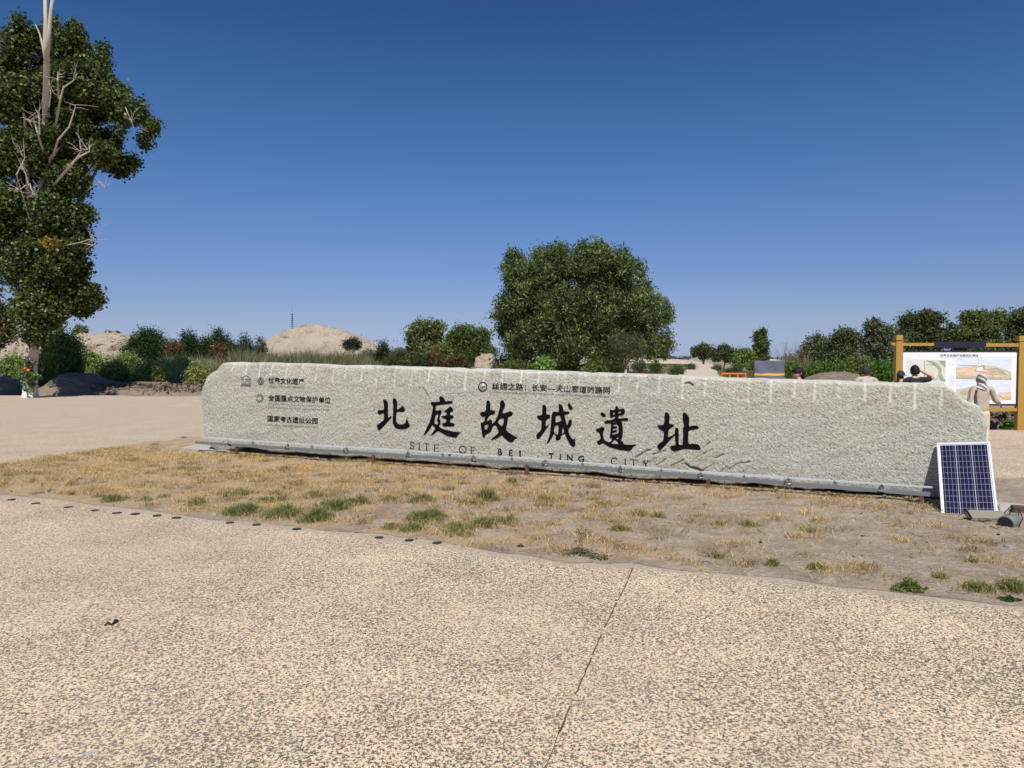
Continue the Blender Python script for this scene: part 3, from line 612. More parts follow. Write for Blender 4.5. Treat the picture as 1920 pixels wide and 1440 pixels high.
strokes_px([(circ(488.4, 746.3, 4.6, 5.4, 20, -100, 120), 1.5), (circ(488.4, 746.3, 4.8, 5.6, 16, 120, 250), .8)] + [([(488.4 + 5.6 * math.cos(R(a)), 746.3 + 6.6 * math.sin(R(a))), (488.4 + 7.6 * math.cos(R(a + 14)), 746.3 + 8.8 * math.sin(R(a + 14)))], 1.1) for a in range(0, 360, 30)], 1., 'emblem', INK2)
strokes_px([(circ(905.7, 725, 7.6, 8.4, 30), 1.7), ([(900.5, 727), (903, 724), (905, 726.5), (907.5, 723), (910.5, 726)], .8), ([(901.5, 730), (905.5, 728.5), (910, 730)], .7)], 1.4, 'emblem')

# ------------------------------------------------------------------ light rail in front of the stone
RO = .23
def RW(px, py, off=RO):
    u, z = SU(px, py, off); return (pA + eU * u + eN * off + np.array((0, 0, z)))
rail = E('light_rail', (*RW(1000, 868)[:2], 0), 'long grey metal rail with slim lamp bars along the foot of the stone', 'rail')
lowp = [(367, 829.5), (640, 847), (1000, 868.5), (1340, 895.5), (1752, 927.5)]
upp = [(379, 820.3), (640, 838), (1000, 859.8), (1314, 885.2), (1752, 914)]
def rail_at(tab, px): return np.interp(px, [p[0] for p in tab], [p[1] for p in tab])
lo = np.array([RW(*p) for p in lowp]); A_, B_ = lo[0], lo[-1]
mb = MB()
def beam(mb, a, b, h, dpt, m=0):
    a = np.array(a); b = np.array(b); t = (b - a); L = np.linalg.norm(t); t /= L; up = np.array((0, 0, 1.)); n = np.cross(t, up); n /= np.linalg.norm(n); up2 = np.cross(n, t)
    mb.box((a + b) / 2, (L, dpt, h), ax=(t, n, up2), m=m)
for i, (a, b) in enumerate(zip([367, 700, 1100, 1400], [700, 1100, 1400, 1752])):
    m2 = MB(); beam(m2, RW(a + .3, rail_at(lowp, a)), RW(b - .3, rail_at(lowp, b)), .050, .035); m2.go('lower_beam', ALU, rail)
seg = [379, 474, 540, 585, 650, 765, 830, 888, 960, 1022, 1092, 1163, 1240, 1314, 1395, 1478, 1565, 1653, 1752]
for i in range(0, len(seg) - 1):
    a, b = seg[i], seg[i + 1]; m2 = MB(); pa = RW(a + 1.2, rail_at(upp, a) , RO + .01); pb = RW(b - 1.2, rail_at(upp, b), RO + .01)
    bright = i in (0, 3, 4, 8, 13, 14)
    beam(m2, pa, pb, .030 if bright else .021, .022); m2.go('lamp_bar', LIGHTBAR, rail)
    m3 = MB()
    q = RW(b, (rail_at(upp, b) + rail_at(lowp, b)) / 2, RO - .005); m3.box(q, (.035, .02, .075), ax=(eU, -eN, np.array((0, 0, 1.))))
    m3.go('bracket', ALU, rail)
for px in (444, 700, 988, 1328, 1728):
    p = RW(px, rail_at(lowp, px), RO - .0); m2 = MB(); zt = p[2] - .028
    m2.box((p[0], p[1], zt / 2 - .03), (.045, .045, zt + .06), ax=(eU, -eN, np.array((0, 0, 1.)))); m2.go('post', RUST, rail)
for k, px in enumerate((430, 538, 648, 765, 888, 1022, 1163, 1313, 1478, 1653)):
    p = RW(px, rail_at(upp, px) + 2, RO + .045); m2 = MB(); rr_ = .032 + .010 * (k % 3)
    pts_ = [p + eU * rr_ * math.sin(t) * .9 + np.array((0, 0, -.055 - rr_ * math.cos(t) * .8 + .01)) + eN * .012 * math.sin(2 * t) for t in np.linspace(-math.pi * .95, math.pi * .95, 14)]
    m2.tube(pts_, .0055, 5)
    m2.tube([p + np.array((0, 0, -.075)) - eU * .04, p + np.array((0, 0, -.085)) + eU * .03], .013, 6, m=0)
    m2.tube([p + np.array((0, 0, -.07)) + eU * .0, p + np.array((0, 0, -.06)) + eU * .045], .010, 6, m=1)
    m2.go('cable_loop', [BLACKP, LIGHTBAR], rail)

# ------------------------------------------------------------------ solar panel leaning at the right end
BL = at(1765.5, 968.5, 8.42); BR = at(1867, 968.5, 8.25); TL = at(1756.5, 832, 9.03)
W_ = BR - BL; wl = np.linalg.norm(W_); W_ /= wl; L_ = TL - BL; W_ = np.array((.47, -.295, .045)); W_ -= L_ * (L_ @ W_) / (L_ @ L_); W_ /= np.linalg.norm(W_); ll = np.linalg.norm(L_); L_ /= ll; N_ = np.cross(W_, L_)
wl = .565
pan = E('solar_panel', (BL + BR) / 2, 'blue solar panel in a silver frame leaning on the right end of the stone', 'solar panel')
PP = lambda a, b, c=0.: BL + W_ * a + L_ * b + N_ * c
ax = (W_, L_, N_)
m2 = MB()
fw = .022
m2.box(PP(wl / 2, fw / 2, 0), (wl, fw, .035), ax=ax); m2.box(PP(wl / 2, ll - fw / 2, 0), (wl, fw, .035), ax=ax)
m2.box(PP(fw / 2, ll / 2, 0), (fw, ll - 2 * fw, .035), ax=ax); m2.box(PP(wl - fw / 2, ll / 2, 0), (fw, ll - 2 * fw, .035), ax=ax)
m2.go('frame', plain('silver_frame', (.72, .74, .78), .35, .3, .04), pan)
m2 = MB(); m2.box(PP(wl / 2, ll / 2, 0), (wl - 2 * fw, ll - 2 * fw, .016), ax=ax); m2.go('backing', plain('white_backing', (.74, .75, .80), .4, 0, .03), pan)
m2 = MB(); m2.box(PP(.07, .32, -.035), (.10, .16, .03), ax=ax); m2.go('junction_box', BLACKP, pan)
mc, nt_, b_ = new_mat('solar_cell'); co = N(nt_, 'ShaderNodeTexCoord').outputs['UV']; sx = N(nt_, 'ShaderNodeSeparateXYZ'); nt_.links.new(co, sx.inputs[0])
bus = mth(nt_, 'LESS_THAN', mth(nt_, 'ABSOLUTE', mth(nt_, 'SUBTRACT', mth(nt_, 'FRACT', mth(nt_, 'MULTIPLY', sx.outputs[0], 4.)), .5)), .035)
v = N(nt_, 'ShaderNodeTexVoronoi'); v.inputs['Scale'].default_value = 60; nt_.links.new(objco(nt_), v.inputs['Vector']); sv = N(nt_, 'ShaderNodeSeparateColor'); nt_.links.new(v.outputs['Color'], sv.inputs[0])
oi = N(nt_, 'ShaderNodeObjectInfo')
cb = mix(nt_, sv.outputs[0], (.004, .004, .026), (.010, .011, .058)); cb = mix(nt_, mth(nt_, 'MULTIPLY', oi.outputs['Random'], .6), cb, (.004, .004, .02))
nt_.links.new(mix(nt_, bus, cb, (.32, .34, .42)), b_.inputs['Base Color']); b_.inputs['Roughness'].default_value = .28; b_.inputs['Specular IOR Level'].default_value = .3
cwid = (wl - 2 * fw - .02) / 3; chei = (ll - 2 * fw - .02) / 12
cs = (cwid - .006, chei - .0048)
Vc = [W_ * i * cs[0] / 2 + L_ * j * cs[1] / 2 + N_ * k * .0015 for k in (-1, 1) for j in (-1, 1) for i in (-1, 1)]
uvc = [((i + 1) / 2, (j + 1) / 2) for k in (-1, 1) for j in (-1, 1) for i in (-1, 1)]
cellm = raw_mesh('solar_cell', Vc, [(0, 2, 3, 1), (4, 5, 7, 6), (0, 1, 5, 4), (2, 6, 7, 3), (0, 4, 6, 2), (1, 3, 7, 5)], mc, uv=uvc)
for i in range(3):
    for j in range(12): I('solar_cell', cellm, PP(fw + .01 + cwid * (i + .5), fw + .01 + chei * (j + .5), .0102), pan)

# charge controller, cables, fallen lamp, brick, pads
cpos = G(1850, 981); ctl = E('charge_controller', (*cpos[:2], .02), 'beige ribbed metal charge controller lying below the solar panel', 'controller')
cx_ = np.array((.985, -.17, 0)); cy_ = np.array((.17, .985, 0)); q0 = np.array((cpos[0], cpos[1], .085))
tilt = .45; cyt = cy_ * math.cos(tilt) + np.array((0, 0, 1)) * math.sin(tilt); czt = np.cross(cx_, cyt)
m2 = MB(); m2.box(q0, (.36, .13, .045), ax=(cx_, cyt, czt)); m2.go('case', plain('beige_metal', (.46, .42, .34), .5, .2, .08), ctl)
m2 = MB()
for k in range(9): m2.box(q0 + cyt * (-.055 + k * .0138) + czt * .028, (.34, .005, .012), ax=(cx_, cyt, czt))
o = m2.go('fins', plain('beige_metal_fin', (.52, .48, .40), .5, .2, .08), ctl)
m2 = MB(); m2.box(q0 - cx_ * .186, (.012, .125, .05), ax=(cx_, cyt, czt)); 
for k in range(4): m2.tube([q0 - cx_ * .19 + cyt * (-.045 + .03 * k), q0 - cx_ * .215 + cyt * (-.045 + .03 * k)], .007, 6)
m2.go('end_plate', BLACKP, ctl)
lpos = G(1897, 990); lamp = E('fallen_spotlight', (*lpos[:2], .02), 'grey cup-shaped spotlight lying on the soil right of the solar panel', 'lamp')
m2 = MB(); dirL = np.array((-.80, -.50, -.12)); dirL /= np.linalg.norm(dirL); c0 = np.array((lpos[0], lpos[1], .085))
prof = [(.145, .078), (.14, .086), (.06, .084), (0, .078), (-.06, .062), (-.09, .038), (-.10, .01)]
m2.tube([c0 + dirL * a for a, r_ in prof], [r_ for a, r_ in prof], 20); m2.go('housing', GREYP, lamp, smooth=True)
m2 = MB(); m2.tube([c0 + dirL * .1455, c0 + dirL * .1475], .074, 20); m2.go('lens', BLACKP, lamp)  # black disc painted in for the shaded hollow of the open cup
m2 = MB(); m2.tube([c0 - dirL * .02 + np.array((0, 0, .09)) + dirL * .10 * math.cos(t) * 1.4 + np.array((0, 0, .02 + -.11 * (1 - math.sin(t)))) for t in np.linspace(-.6, 3.6, 14)], .006, 6)
m2.go('handle', BLACKP, lamp)
m2 = MB()
def wire(pts, r=.005): m2.tube([(G(*p)[0], G(*p)[1], .03 + h) for (p, h) in pts], r, 5)
wire([((1795, 975), .0), ((1806, 969), .02), ((1815, 972), .03), ((1822, 968), .06), ((1827, 975), .02)])
wire([((1798, 980), .0), ((1815, 978), .01), ((1830, 984), .0), ((1848, 984), .01), ((1868, 982), .01), ((1878, 976), .03), ((1895, 970), .10), ((1912, 975), .09), ((1917, 985), .04), ((1908, 998), .0), ((1890, 1002), .0)], .006)
wire([((1840, 985), .01), ((1856, 983), .02), ((1868, 979), .03), ((1879, 984), .01), ((1880, 992), .0), ((1868, 996), .0), ((1856, 992), .0)], .005)
wire([((1866, 952), .02), ((1872, 960), .03), ((1875, 968), .02), ((1874, 974), .02)], .006)
wire([((1810, 972), .02), ((1818, 981), .0), ((1832, 981), .02), ((1850, 988), .0)], .005)
tag(m2.go('cable', BLACKP), 'tangled black cables running from the solar panel to the fallen spotlight', 'cable')
m2 = MB(); b0 = G(1915, 968); m2.box((b0[0] + .05, b0[1] + .03, .06), (.24, .11, .11), rz=-.35)
tag(m2.go('brick', BRICKM), 'dark brown brick lying on the soil at the far right edge', 'brick')
# concrete footing pads showing at the two ends of the stone
def slab_poly(name, px, zt, mat, zb=-.05, **kw):
    P = [G(*p)[:2] for p in px]; n = len(P); V = [(*p, zb) for p in P] + [(*p, zt) for p in P]
    F = [tuple(range(n, 2 * n))] + [(i, (i + 1) % n, n + (i + 1) % n, n + i) for i in range(n)]
    return M(name, V, F, mat, **kw)
tag(slab_poly('concrete_pad', [(340, 846), (380, 836), (430, 838), (460, 848), (420, 853), (395, 853)], .072, CONCRETE), 'thin pale concrete pad poking out under the left end of the stone', 'concrete pad')
tag(slab_poly('concrete_pad', [(1868, 972), (1885, 966), (1925, 958), (1960, 955), (1960, 948), (1920, 945), (1866, 938), (1830, 935), (1840, 960)], .055, CONCRETE), 'flat pale concrete pad beside the right end of the stone', 'concrete pad')

# ------------------------------------------------------------------ pavement details
dm = MB(); dm.tube([(0, 0, 0), (0, 0, .007)], .048, 16); discm = raw_mesh('ground_cover_disc', dm.v, dm.f, DARKDISC)
for px, py in ((25, 937), (70, 944), (131, 951), (181, 957), (222, 962), (256, 964), (297, 967), (333, 971), (433, 980), (483, 984), (558, 992), (712, 1008), (768, 1013), (820, 1018)):
    g = G(px, py); o = I('cover_disc', discm, (g[0], g[1] - .03, .006), rotz=random.random(), scale=(random.uniform(.9, 1.2), random.uniform(.8, 1.1), 1))
    tag(o, 'small dark round cover set flush in the paving along the lawn edge', 'cover', 'dark covers along the paving edge')
V = []; F = []; k = 0; jp = [(1188, 1064), (1176, 1095), (1150, 1145), (1122, 1205), (1096, 1268), (1070, 1325), (1046, 1385), (1020, 1450)]
for i in range(141):
    t = i / 140 * (len(jp) - 1); a = int(min(t, len(jp) - 2)); fpx = np.array(jp[a]) + (np.array(jp[a + 1]) - np.array(jp[a])) * (t - a); g = G(*fpx)
    wd = .0050 * (.35 + 1.0 * max(0, vn(i * .31, 3.3))) * (1 if i < 118 else .55); off_ = .006 * (vn(i * .4, 9) - .5)
    V += [(g[0] - wd + off_, g[1], .013), (g[0] + wd + off_, g[1], .013)]
    if i and vn(i * .23, 7) > .18: F.append((2 * i - 2, 2 * i - 1, 2 * i + 1, 2 * i))
tag(M('pavement_joint', V, F, plain('joint_dirt', (.11, .07, .05), .95, 0, .4, 20)), kind='structure')
m2 = MB(); tw = [G(196, 1176), G(203, 1173), G(210, 1174), G(217, 1169), G(222, 1167)]
m2.tube([(p[0], p[1], .012 + .01 * (i % 2)) for i, p in enumerate(tw)], [.004, .009, .006, .013, .004], 6)
tag(m2.go('twig', plain('dark_twig', (.02, .014, .01), .8)), 'short dark curled twig lying on the paving at lower left', 'twig')

def rock(name, p, r, mat, seed, flat=.6, link=True):
    rr = np.random.default_rng(seed); bm = bmesh.new(); bmesh.ops.create_icosphere(bm, subdivisions=2, radius=1)
    V = np.array([tuple(v.co) for v in bm.verts]); F = [tuple(v.index for v in f.verts) for f in bm.faces]; bm.free()
    for _ in range(7):
        d = rr.normal(size=3); d /= np.linalg.norm(d); h = V @ d; cut = .55 + .3 * rr.random(); V -= np.outer(np.maximum(h - cut, 0), d)
    V *= r * np.array((1, .8 + .3 * rr.random(), flat)); V += np.array((p[0], p[1], r * flat * .55 + p[2])); return V, F
for i, (px, py, r, m, lb) in enumerate(((1326, 1057, .045, ROCKM, 'fist-sized grey rock at the lawn edge below the right half of the stone'), (1889, 1037, .04, ROCKM, 'pale grey rock on bare soil near the right edge of the lawn'), (1672, 1055, .03, ROCKM, 'small dark grey rock in bare soil left of the green weed clump'),
     (1074, 898, .055, DUSTROCK, 'dusty brown rock at the foot of the stone, left one of two'), (1090, 899, .05, DUSTROCK, 'dusty brown rock at the foot of the stone, right one of two'), (1118, 897, .03, DUSTROCK, 'smallest dusty rock at the foot of the stone, right of the pair'), (1192, 939, .035, DUSTROCK, 'flat pale pinkish stone on the soil below the carved name'), (1019, 1032, .03, ROCKM, 'dark bluish pebble beside the dry weed at the paving edge'), (1465, 1041, .025, ROCKM, 'little dark stone in the middle of the right lawn'), (1566, 996, .02, ROCKM, 'tiny dark stone far out on the right lawn'))):
    g = G(px, py); zz = float(isl_z(np.array([g[0]]), np.array([g[1]]))[0]); V, F = rock('rock', (g[0], g[1], zz - .01), r, m, i)
    tag(M('rock', V, F, m), lb, 'rock')
# rubble and leaf litter banked against the foot of the stone
VV = []; FF = []; n = 0; rr = np.random.default_rng(11)
for i in range(2600):
    u = rr.uniform(u0 + .2, u1 - .1) if rr.random() < .35 else u0 + (u1 - u0) * rr.beta(2.6, 1.2)
    ww = abs(rr.normal(0, .16)) - .05; p = pA + eU * u + eN * ww; r = .006 + .022 * rr.random() ** 3; zz = .045
    d = rr.normal(size=(6, 3)) * r * np.array((1.2, 1, .5)); V = d + p + np.array((0, 0, zz))
    VV.append(V); FF += [(n, n + 1, n + 2), (n, n + 2, n + 3), (n + 3, n + 4, n + 5), (n, n + 4, n + 1), (n + 1, n + 5, n + 2)]; n += 6
tag(M('rubble', np.concatenate(VV), np.array(FF), soil_mat('rubble', (.34, .24, .17), (.46, .35, .26), (.24, .16, .11), 3., .01)), kind='stuff')

VV = []; FF = []; n = 0
for i in range(9000):
    q = np.array((rr.uniform(-12, 9), rr.uniform(5.3, 15)))
    if not inside(q[None], ISL)[0] or ((np.array((*q, 0)) - pA) @ eN) < 0 or vn(q[0] * 1.5, q[1] * 1.5) < .35 * rr.random() + .2: continue
    r = .004 + .016 * rr.random() ** 4; zz = float(isl_z(q[:1], q[1:])[0]); d = rr.normal(size=(6, 3)) * r * np.array((1.2, 1.1, .6)); VV.append(d + np.array((*q, zz + r * .2)))
    FF += [(n, n + 1, n + 2), (n, n + 2, n + 3), (n + 3, n + 4, n + 5), (n, n + 4, n + 1), (n + 1, n + 5, n + 2)]; n += 6
tag(M('soil_crumbs', np.concatenate(VV), np.array(FF), soil_mat('crumbs', (.33, .26, .19), (.45, .37, .29), (.25, .18, .13), 3., .01)), kind='stuff')
# red-brown leaf litter blown against the back kerb at the left
be_ = [G(*p)[:2] for p in ((450, 818), (333, 824), (233, 838), (110, 858), (0, 874), (-160, 890))]
L_n = 9000; t = rr.uniform(0, len(be_) - 1.001, L_n); i_ = t.astype(int); A_2 = np.array(be_); Pq = A_2[i_] + (A_2[i_ + 1] - A_2[i_]) * (t - i_)[:, None]; off2 = np.abs(rr.normal(0, .28, L_n)) * (.3 + vn(Pq[:, 0] * 1.2, Pq[:, 1]))
Pq = Pq + np.stack([.35 * off2, -off2], -1); Pq = Pq[isl_d(Pq[:, 0], Pq[:, 1]) > .01]; P = np.column_stack([Pq, isl_z(Pq[:, 0], Pq[:, 1]) + .006])
# ------------------------------------------------------------------ grass
def blades(P, h, wd, lean, colr, rr, segs=1):
    n = len(P); a = rr.uniform(0, 2 * math.pi, n); b = rr.uniform(0, 2 * math.pi, n); h = h * rr.uniform(.5, 1.15, n); ln = lean * rr.uniform(.2, 1.2, n)
    side = np.stack([np.cos(b), np.sin(b), np.zeros(n)], -1) * wd; dr = np.stack([np.cos(a), np.sin(a), np.zeros(n)], -1)
    mid = P + dr * (h * ln * .35)[:, None] + np.array((0, 0, 1.)) * (h * .6)[:, None]
    tip = P + dr * (h * ln)[:, None] + np.array((0, 0, 1.)) * (h * np.clip(1 - .35 * ln, .1, 1))[:, None]
    V = np.stack([P - side, P + side, mid + side * .8, mid - side * .8, tip], 1).reshape(-1, 3); k = np.arange(n) * 5
    F = np.concatenate([np.stack([k, k + 1, k + 2], -1), np.stack([k, k + 2, k + 3], -1), np.stack([k + 3, k + 2, k + 4], -1)])
    return V, F, np.repeat(colr, 5, 0)
def tints(n, base, var, rr, alt=None, pa=.0):
    c = np.array(base)[None] * (1 + var * rr.normal(size=(n, 1)) + .06 * rr.normal(size=(n, 3)))
    if alt is not None: m = rr.random(n) < pa; c[m] = np.array(alt)[None] * (1 + var * rr.normal(size=(m.sum(), 1)))
    return np.clip(c, .003, .95)
rr = np.random.default_rng(21)
# straw mat: patchy, denser at the left
Q = np.stack([rr.uniform(-13, 9.5, 420000), rr.uniform(5.4, 15.5, 420000)], -1); Q = Q[inside(Q, ISL)]
den = fbm(Q[:, 0] * .9, Q[:, 1] * 1.5, 5, .65) * 2.2 + .5 * fbm(Q[:, 0] * 6, Q[:, 1] * 6, 2) - Q[:, 0] * .10 - .26
infr = ((np.column_stack([Q, np.zeros(len(Q))]) - pA) @ eN) > -.02
edge_d = seg_dist(Q[:, 0], Q[:, 1], ISL, True)
Q = Q[(rr.random(len(Q)) < np.clip(den * 1.6, .035, .85)) & infr & (edge_d > .12 + .25 * vn(Q[:, 0] * 2, Q[:, 1] * 2))][:120000]
P = np.column_stack([Q, isl_z(Q[:, 0], Q[:, 1])])
V, F, c = blades(P, .05, .0022, 2.4, tints(len(P), (.64, .46, .235), .25, rr, (.42, .30, .18), .25), rr)
tag(M('dry_grass', V, F, STRAW, col=c), kind='stuff')
# short dry tussocks scattered over the soil (too many and too alike to pick apart)
VV = []; CC = []; FF = []; n = 0
for i in range(620):
    while True:
        q = np.array((rr.uniform(-12, 9), rr.uniform(5.4, 15)))
        if inside(q[None], ISL)[0] and ((np.array((*q, 0)) - pA) @ eN) > .1 and seg_dist(q[0], q[1], ISL, True) > .12 and rr.random() < (.9 if q[0] < 1 else .45): break
    k = int(rr.uniform(25, 90)); s = rr.uniform(.03, .11); c0 = q + rr.normal(size=(k, 2)) * s * np.array((1.3, .8)); P = np.column_stack([c0, isl_z(c0[:, 0], c0[:, 1])])
    base, alt = ((.58, .44, .25), (.44, .31, .18)) if rr.random() < .6 else ((.34, .24, .14), (.28, .25, .12))
    V, F, c = blades(P, rr.uniform(.05, .11), .0026, 1.7, tints(k, base, .2, rr, alt, .3), rr); VV.append(V); FF.append(F + n); CC.append(c); n += len(V)
tag(M('dry_tussocks', np.concatenate(VV), np.concatenate(FF), STRAW, col=np.concatenate(CC)), kind='stuff')
# green grass tufts, each a thing
d = rr.normal(size=(len(P), 3)) * np.array((1, 1, .25)); d /= np.linalg.norm(d, axis=1)[:, None]; s2 = np.cross(d, rr.normal(size=(len(P), 3)) * .4 + np.array((0, 0, 1))); L_l = rr.uniform(.012, .035, (len(P), 1))
V = np.stack([P - d * L_l, P + s2 * L_l * .4, P + d * L_l, P - s2 * L_l * .4], 1).reshape(-1, 3) + np.array((0, 0, .006)); k = np.arange(len(P)) * 4
tag(M('leaf_litter', V, np.stack([k, k + 1, k + 2, k + 3], -1), STRAW, col=np.repeat(tints(len(P), (.20, .10, .06), .3, rr, (.34, .24, .15), .3), 4, 0)), kind='stuff')
GREEN = (.19, .245, .085); GOLD = (.52, .42, .20)
tufts = [ # px, py(base), spread px, height m, n, green share, label
 (215, 940, 24, .10, 420, .75, 'grey-green grass tuft near the paving at far left of the lawn'), (272, 942, 16, .07, 200, .8, 'small green tuft second from the left end of the lawn'), (308, 938, 12, .07, 120, .6, 'thin green tuft between two larger ones at lower left'),
 (371, 950, 20, .10, 300, .75, 'green grass tuft just left of the big grass patch'), (95, 926, 6, .06, 60, .9, 'tiny dark green weed at the left, by the first paving covers'), (134, 930, 6, .06, 60, .9, 'tiny dark green weed at the left, above the third paving cover'), (60, 910, 10, .09, 90, .2, 'dry brown tuft at the left end of the lawn'),
 (455, 965, 32, .15, 1100, .8, 'leftmost tall clump of the big green grass patch'), (445, 935, 30, .13, 600, .45, 'pale clump behind the left end of the big grass patch'), (530, 972, 34, .14, 1100, .8, 'front middle clump of the big green grass patch'), (590, 978, 30, .14, 1000, .85, 'front right clump of the big green grass patch'), (515, 945, 28, .11, 600, .55, 'middle back clump of the big green grass patch'), (625, 962, 28, .15, 1000, .8, 'right clump of the big green grass patch'), (665, 952, 24, .14, 800, .8, 'rightmost clump of the big green grass patch'), (590, 940, 30, .10, 500, .3, 'straw-coloured clump behind the big grass patch'),
 (790, 948, 26, .11, 520, .7, 'low green tuft below the second carved character'), (730, 945, 24, .09, 350, .35, 'half-dry tuft right of the big grass patch'), (915, 945, 20, .17, 520, .6, 'upright green tuft below the third carved character'), (885, 952, 30, .10, 480, .3, 'half-dry tuft at the foot of the upright green one'), (960, 912, 10, .11, 180, .7, 'small green tuft close under the rail below the third character'),
 (800, 982, 36, .13, 1300, .85, 'broad bright green tuft in front of the stone, left of centre'), (775, 996, 26, .09, 600, .8, 'low bluish green tuft at the paving edge left of centre'), (735, 992, 20, .09, 300, .5, 'grey weedy tuft at the paving edge left of the broad tuft'), (855, 1000, 30, .12, 700, .4, 'brownish green tuft at the paving edge, centre'), (905, 992, 26, .12, 600, .5, 'olive tuft in the row right of the broad green tuft'), (940, 985, 28, .12, 700, .65, 'rightmost green tuft of the centre row'), (870, 1006, 20, .08, 250, .4, 'small dull tuft low at the paving edge, centre'),
 (1022, 945, 22, .12, 420, .1, 'round straw-coloured tuft below the fourth carved character'), (1162, 1002, 18, .10, 380, .35, 'spiky pale green tuft in the middle of the bare lawn'), (1130, 955, 30, .09, 300, .05, 'brown wiry dead weed below the fifth carved character'), (1198, 972, 18, .09, 220, .4, 'grey tuft on bare soil under the fifth carved character'), (1235, 975, 14, .09, 160, .3, 'thin grey tuft below the sixth carved character'),
 (1350, 990, 18, .07, 200, .4, 'low grey-green tuft below the sloping clefts of the stone'), (1408, 992, 20, .08, 240, .5, 'greenish tuft with a pale flower on the right lawn'), (1517, 1000, 24, .06, 260, .3, 'flat grey mat of weed on the right lawn'), (1345, 1050, 24, .06, 260, .6, 'low green mat at the paving edge by the grey rock'), (1447, 1064, 12, .08, 150, .7, 'small spiky green tuft at the right paving edge'), (1532, 1072, 16, .09, 240, .4, 'dry tuft with green tips at the right paving edge'), (1763, 1090, 14, .08, 180, .3, 'dry tuft just right of the leafy green weed'),
 (1835, 1112, 30, .09, 420, .75, 'spreading grey-green grass at the lower right lawn edge'), (1900, 1112, 26, .09, 420, .8, 'green grass tuft cut by the right edge of the view'), (345, 822, 6, .10, 70, .9, 'little green weed against the back edge left of the stone'), (290, 836, 8, .10, 80, .5, 'thin weed on the back edge of the lawn, left'), (1530, 925 + 60, 14, .05, 120, .2, 'tiny dry tuft far right of the bare lawn')]
for (px, py, sp, h, n, gs, lb) in tufts:
    g = G(px, py); s = sp / FPX * g[1] * .55; Qx = rr.normal(0, s, n); Qy = rr.normal(0, s * .75, n); xx = g[0] + Qx; yy = g[1] + Qy
    P = np.column_stack([xx, yy, isl_z(xx, yy)])
    cgreen = tints(n, GREEN, .3, rr, (.20, .22, .08), .3); cd = tints(n, GOLD, .25, rr, (.30, .21, .12), .3); m = rr.random(n) > gs * .9; cgreen[m] = cd[m]
    V, F, c = blades(P, h * 1.15 * np.exp(-(Qx ** 2 + Qy ** 2) / (5 * s * s)) * (.45 + 1.1 * vn(xx * 9, yy * 9)), .0030, 1.15, cgreen, rr)
    tag(M('grass_tuft', V, F, LEAF, col=c, origin=(g[0], g[1], 0)), lb, 'grass tuft')

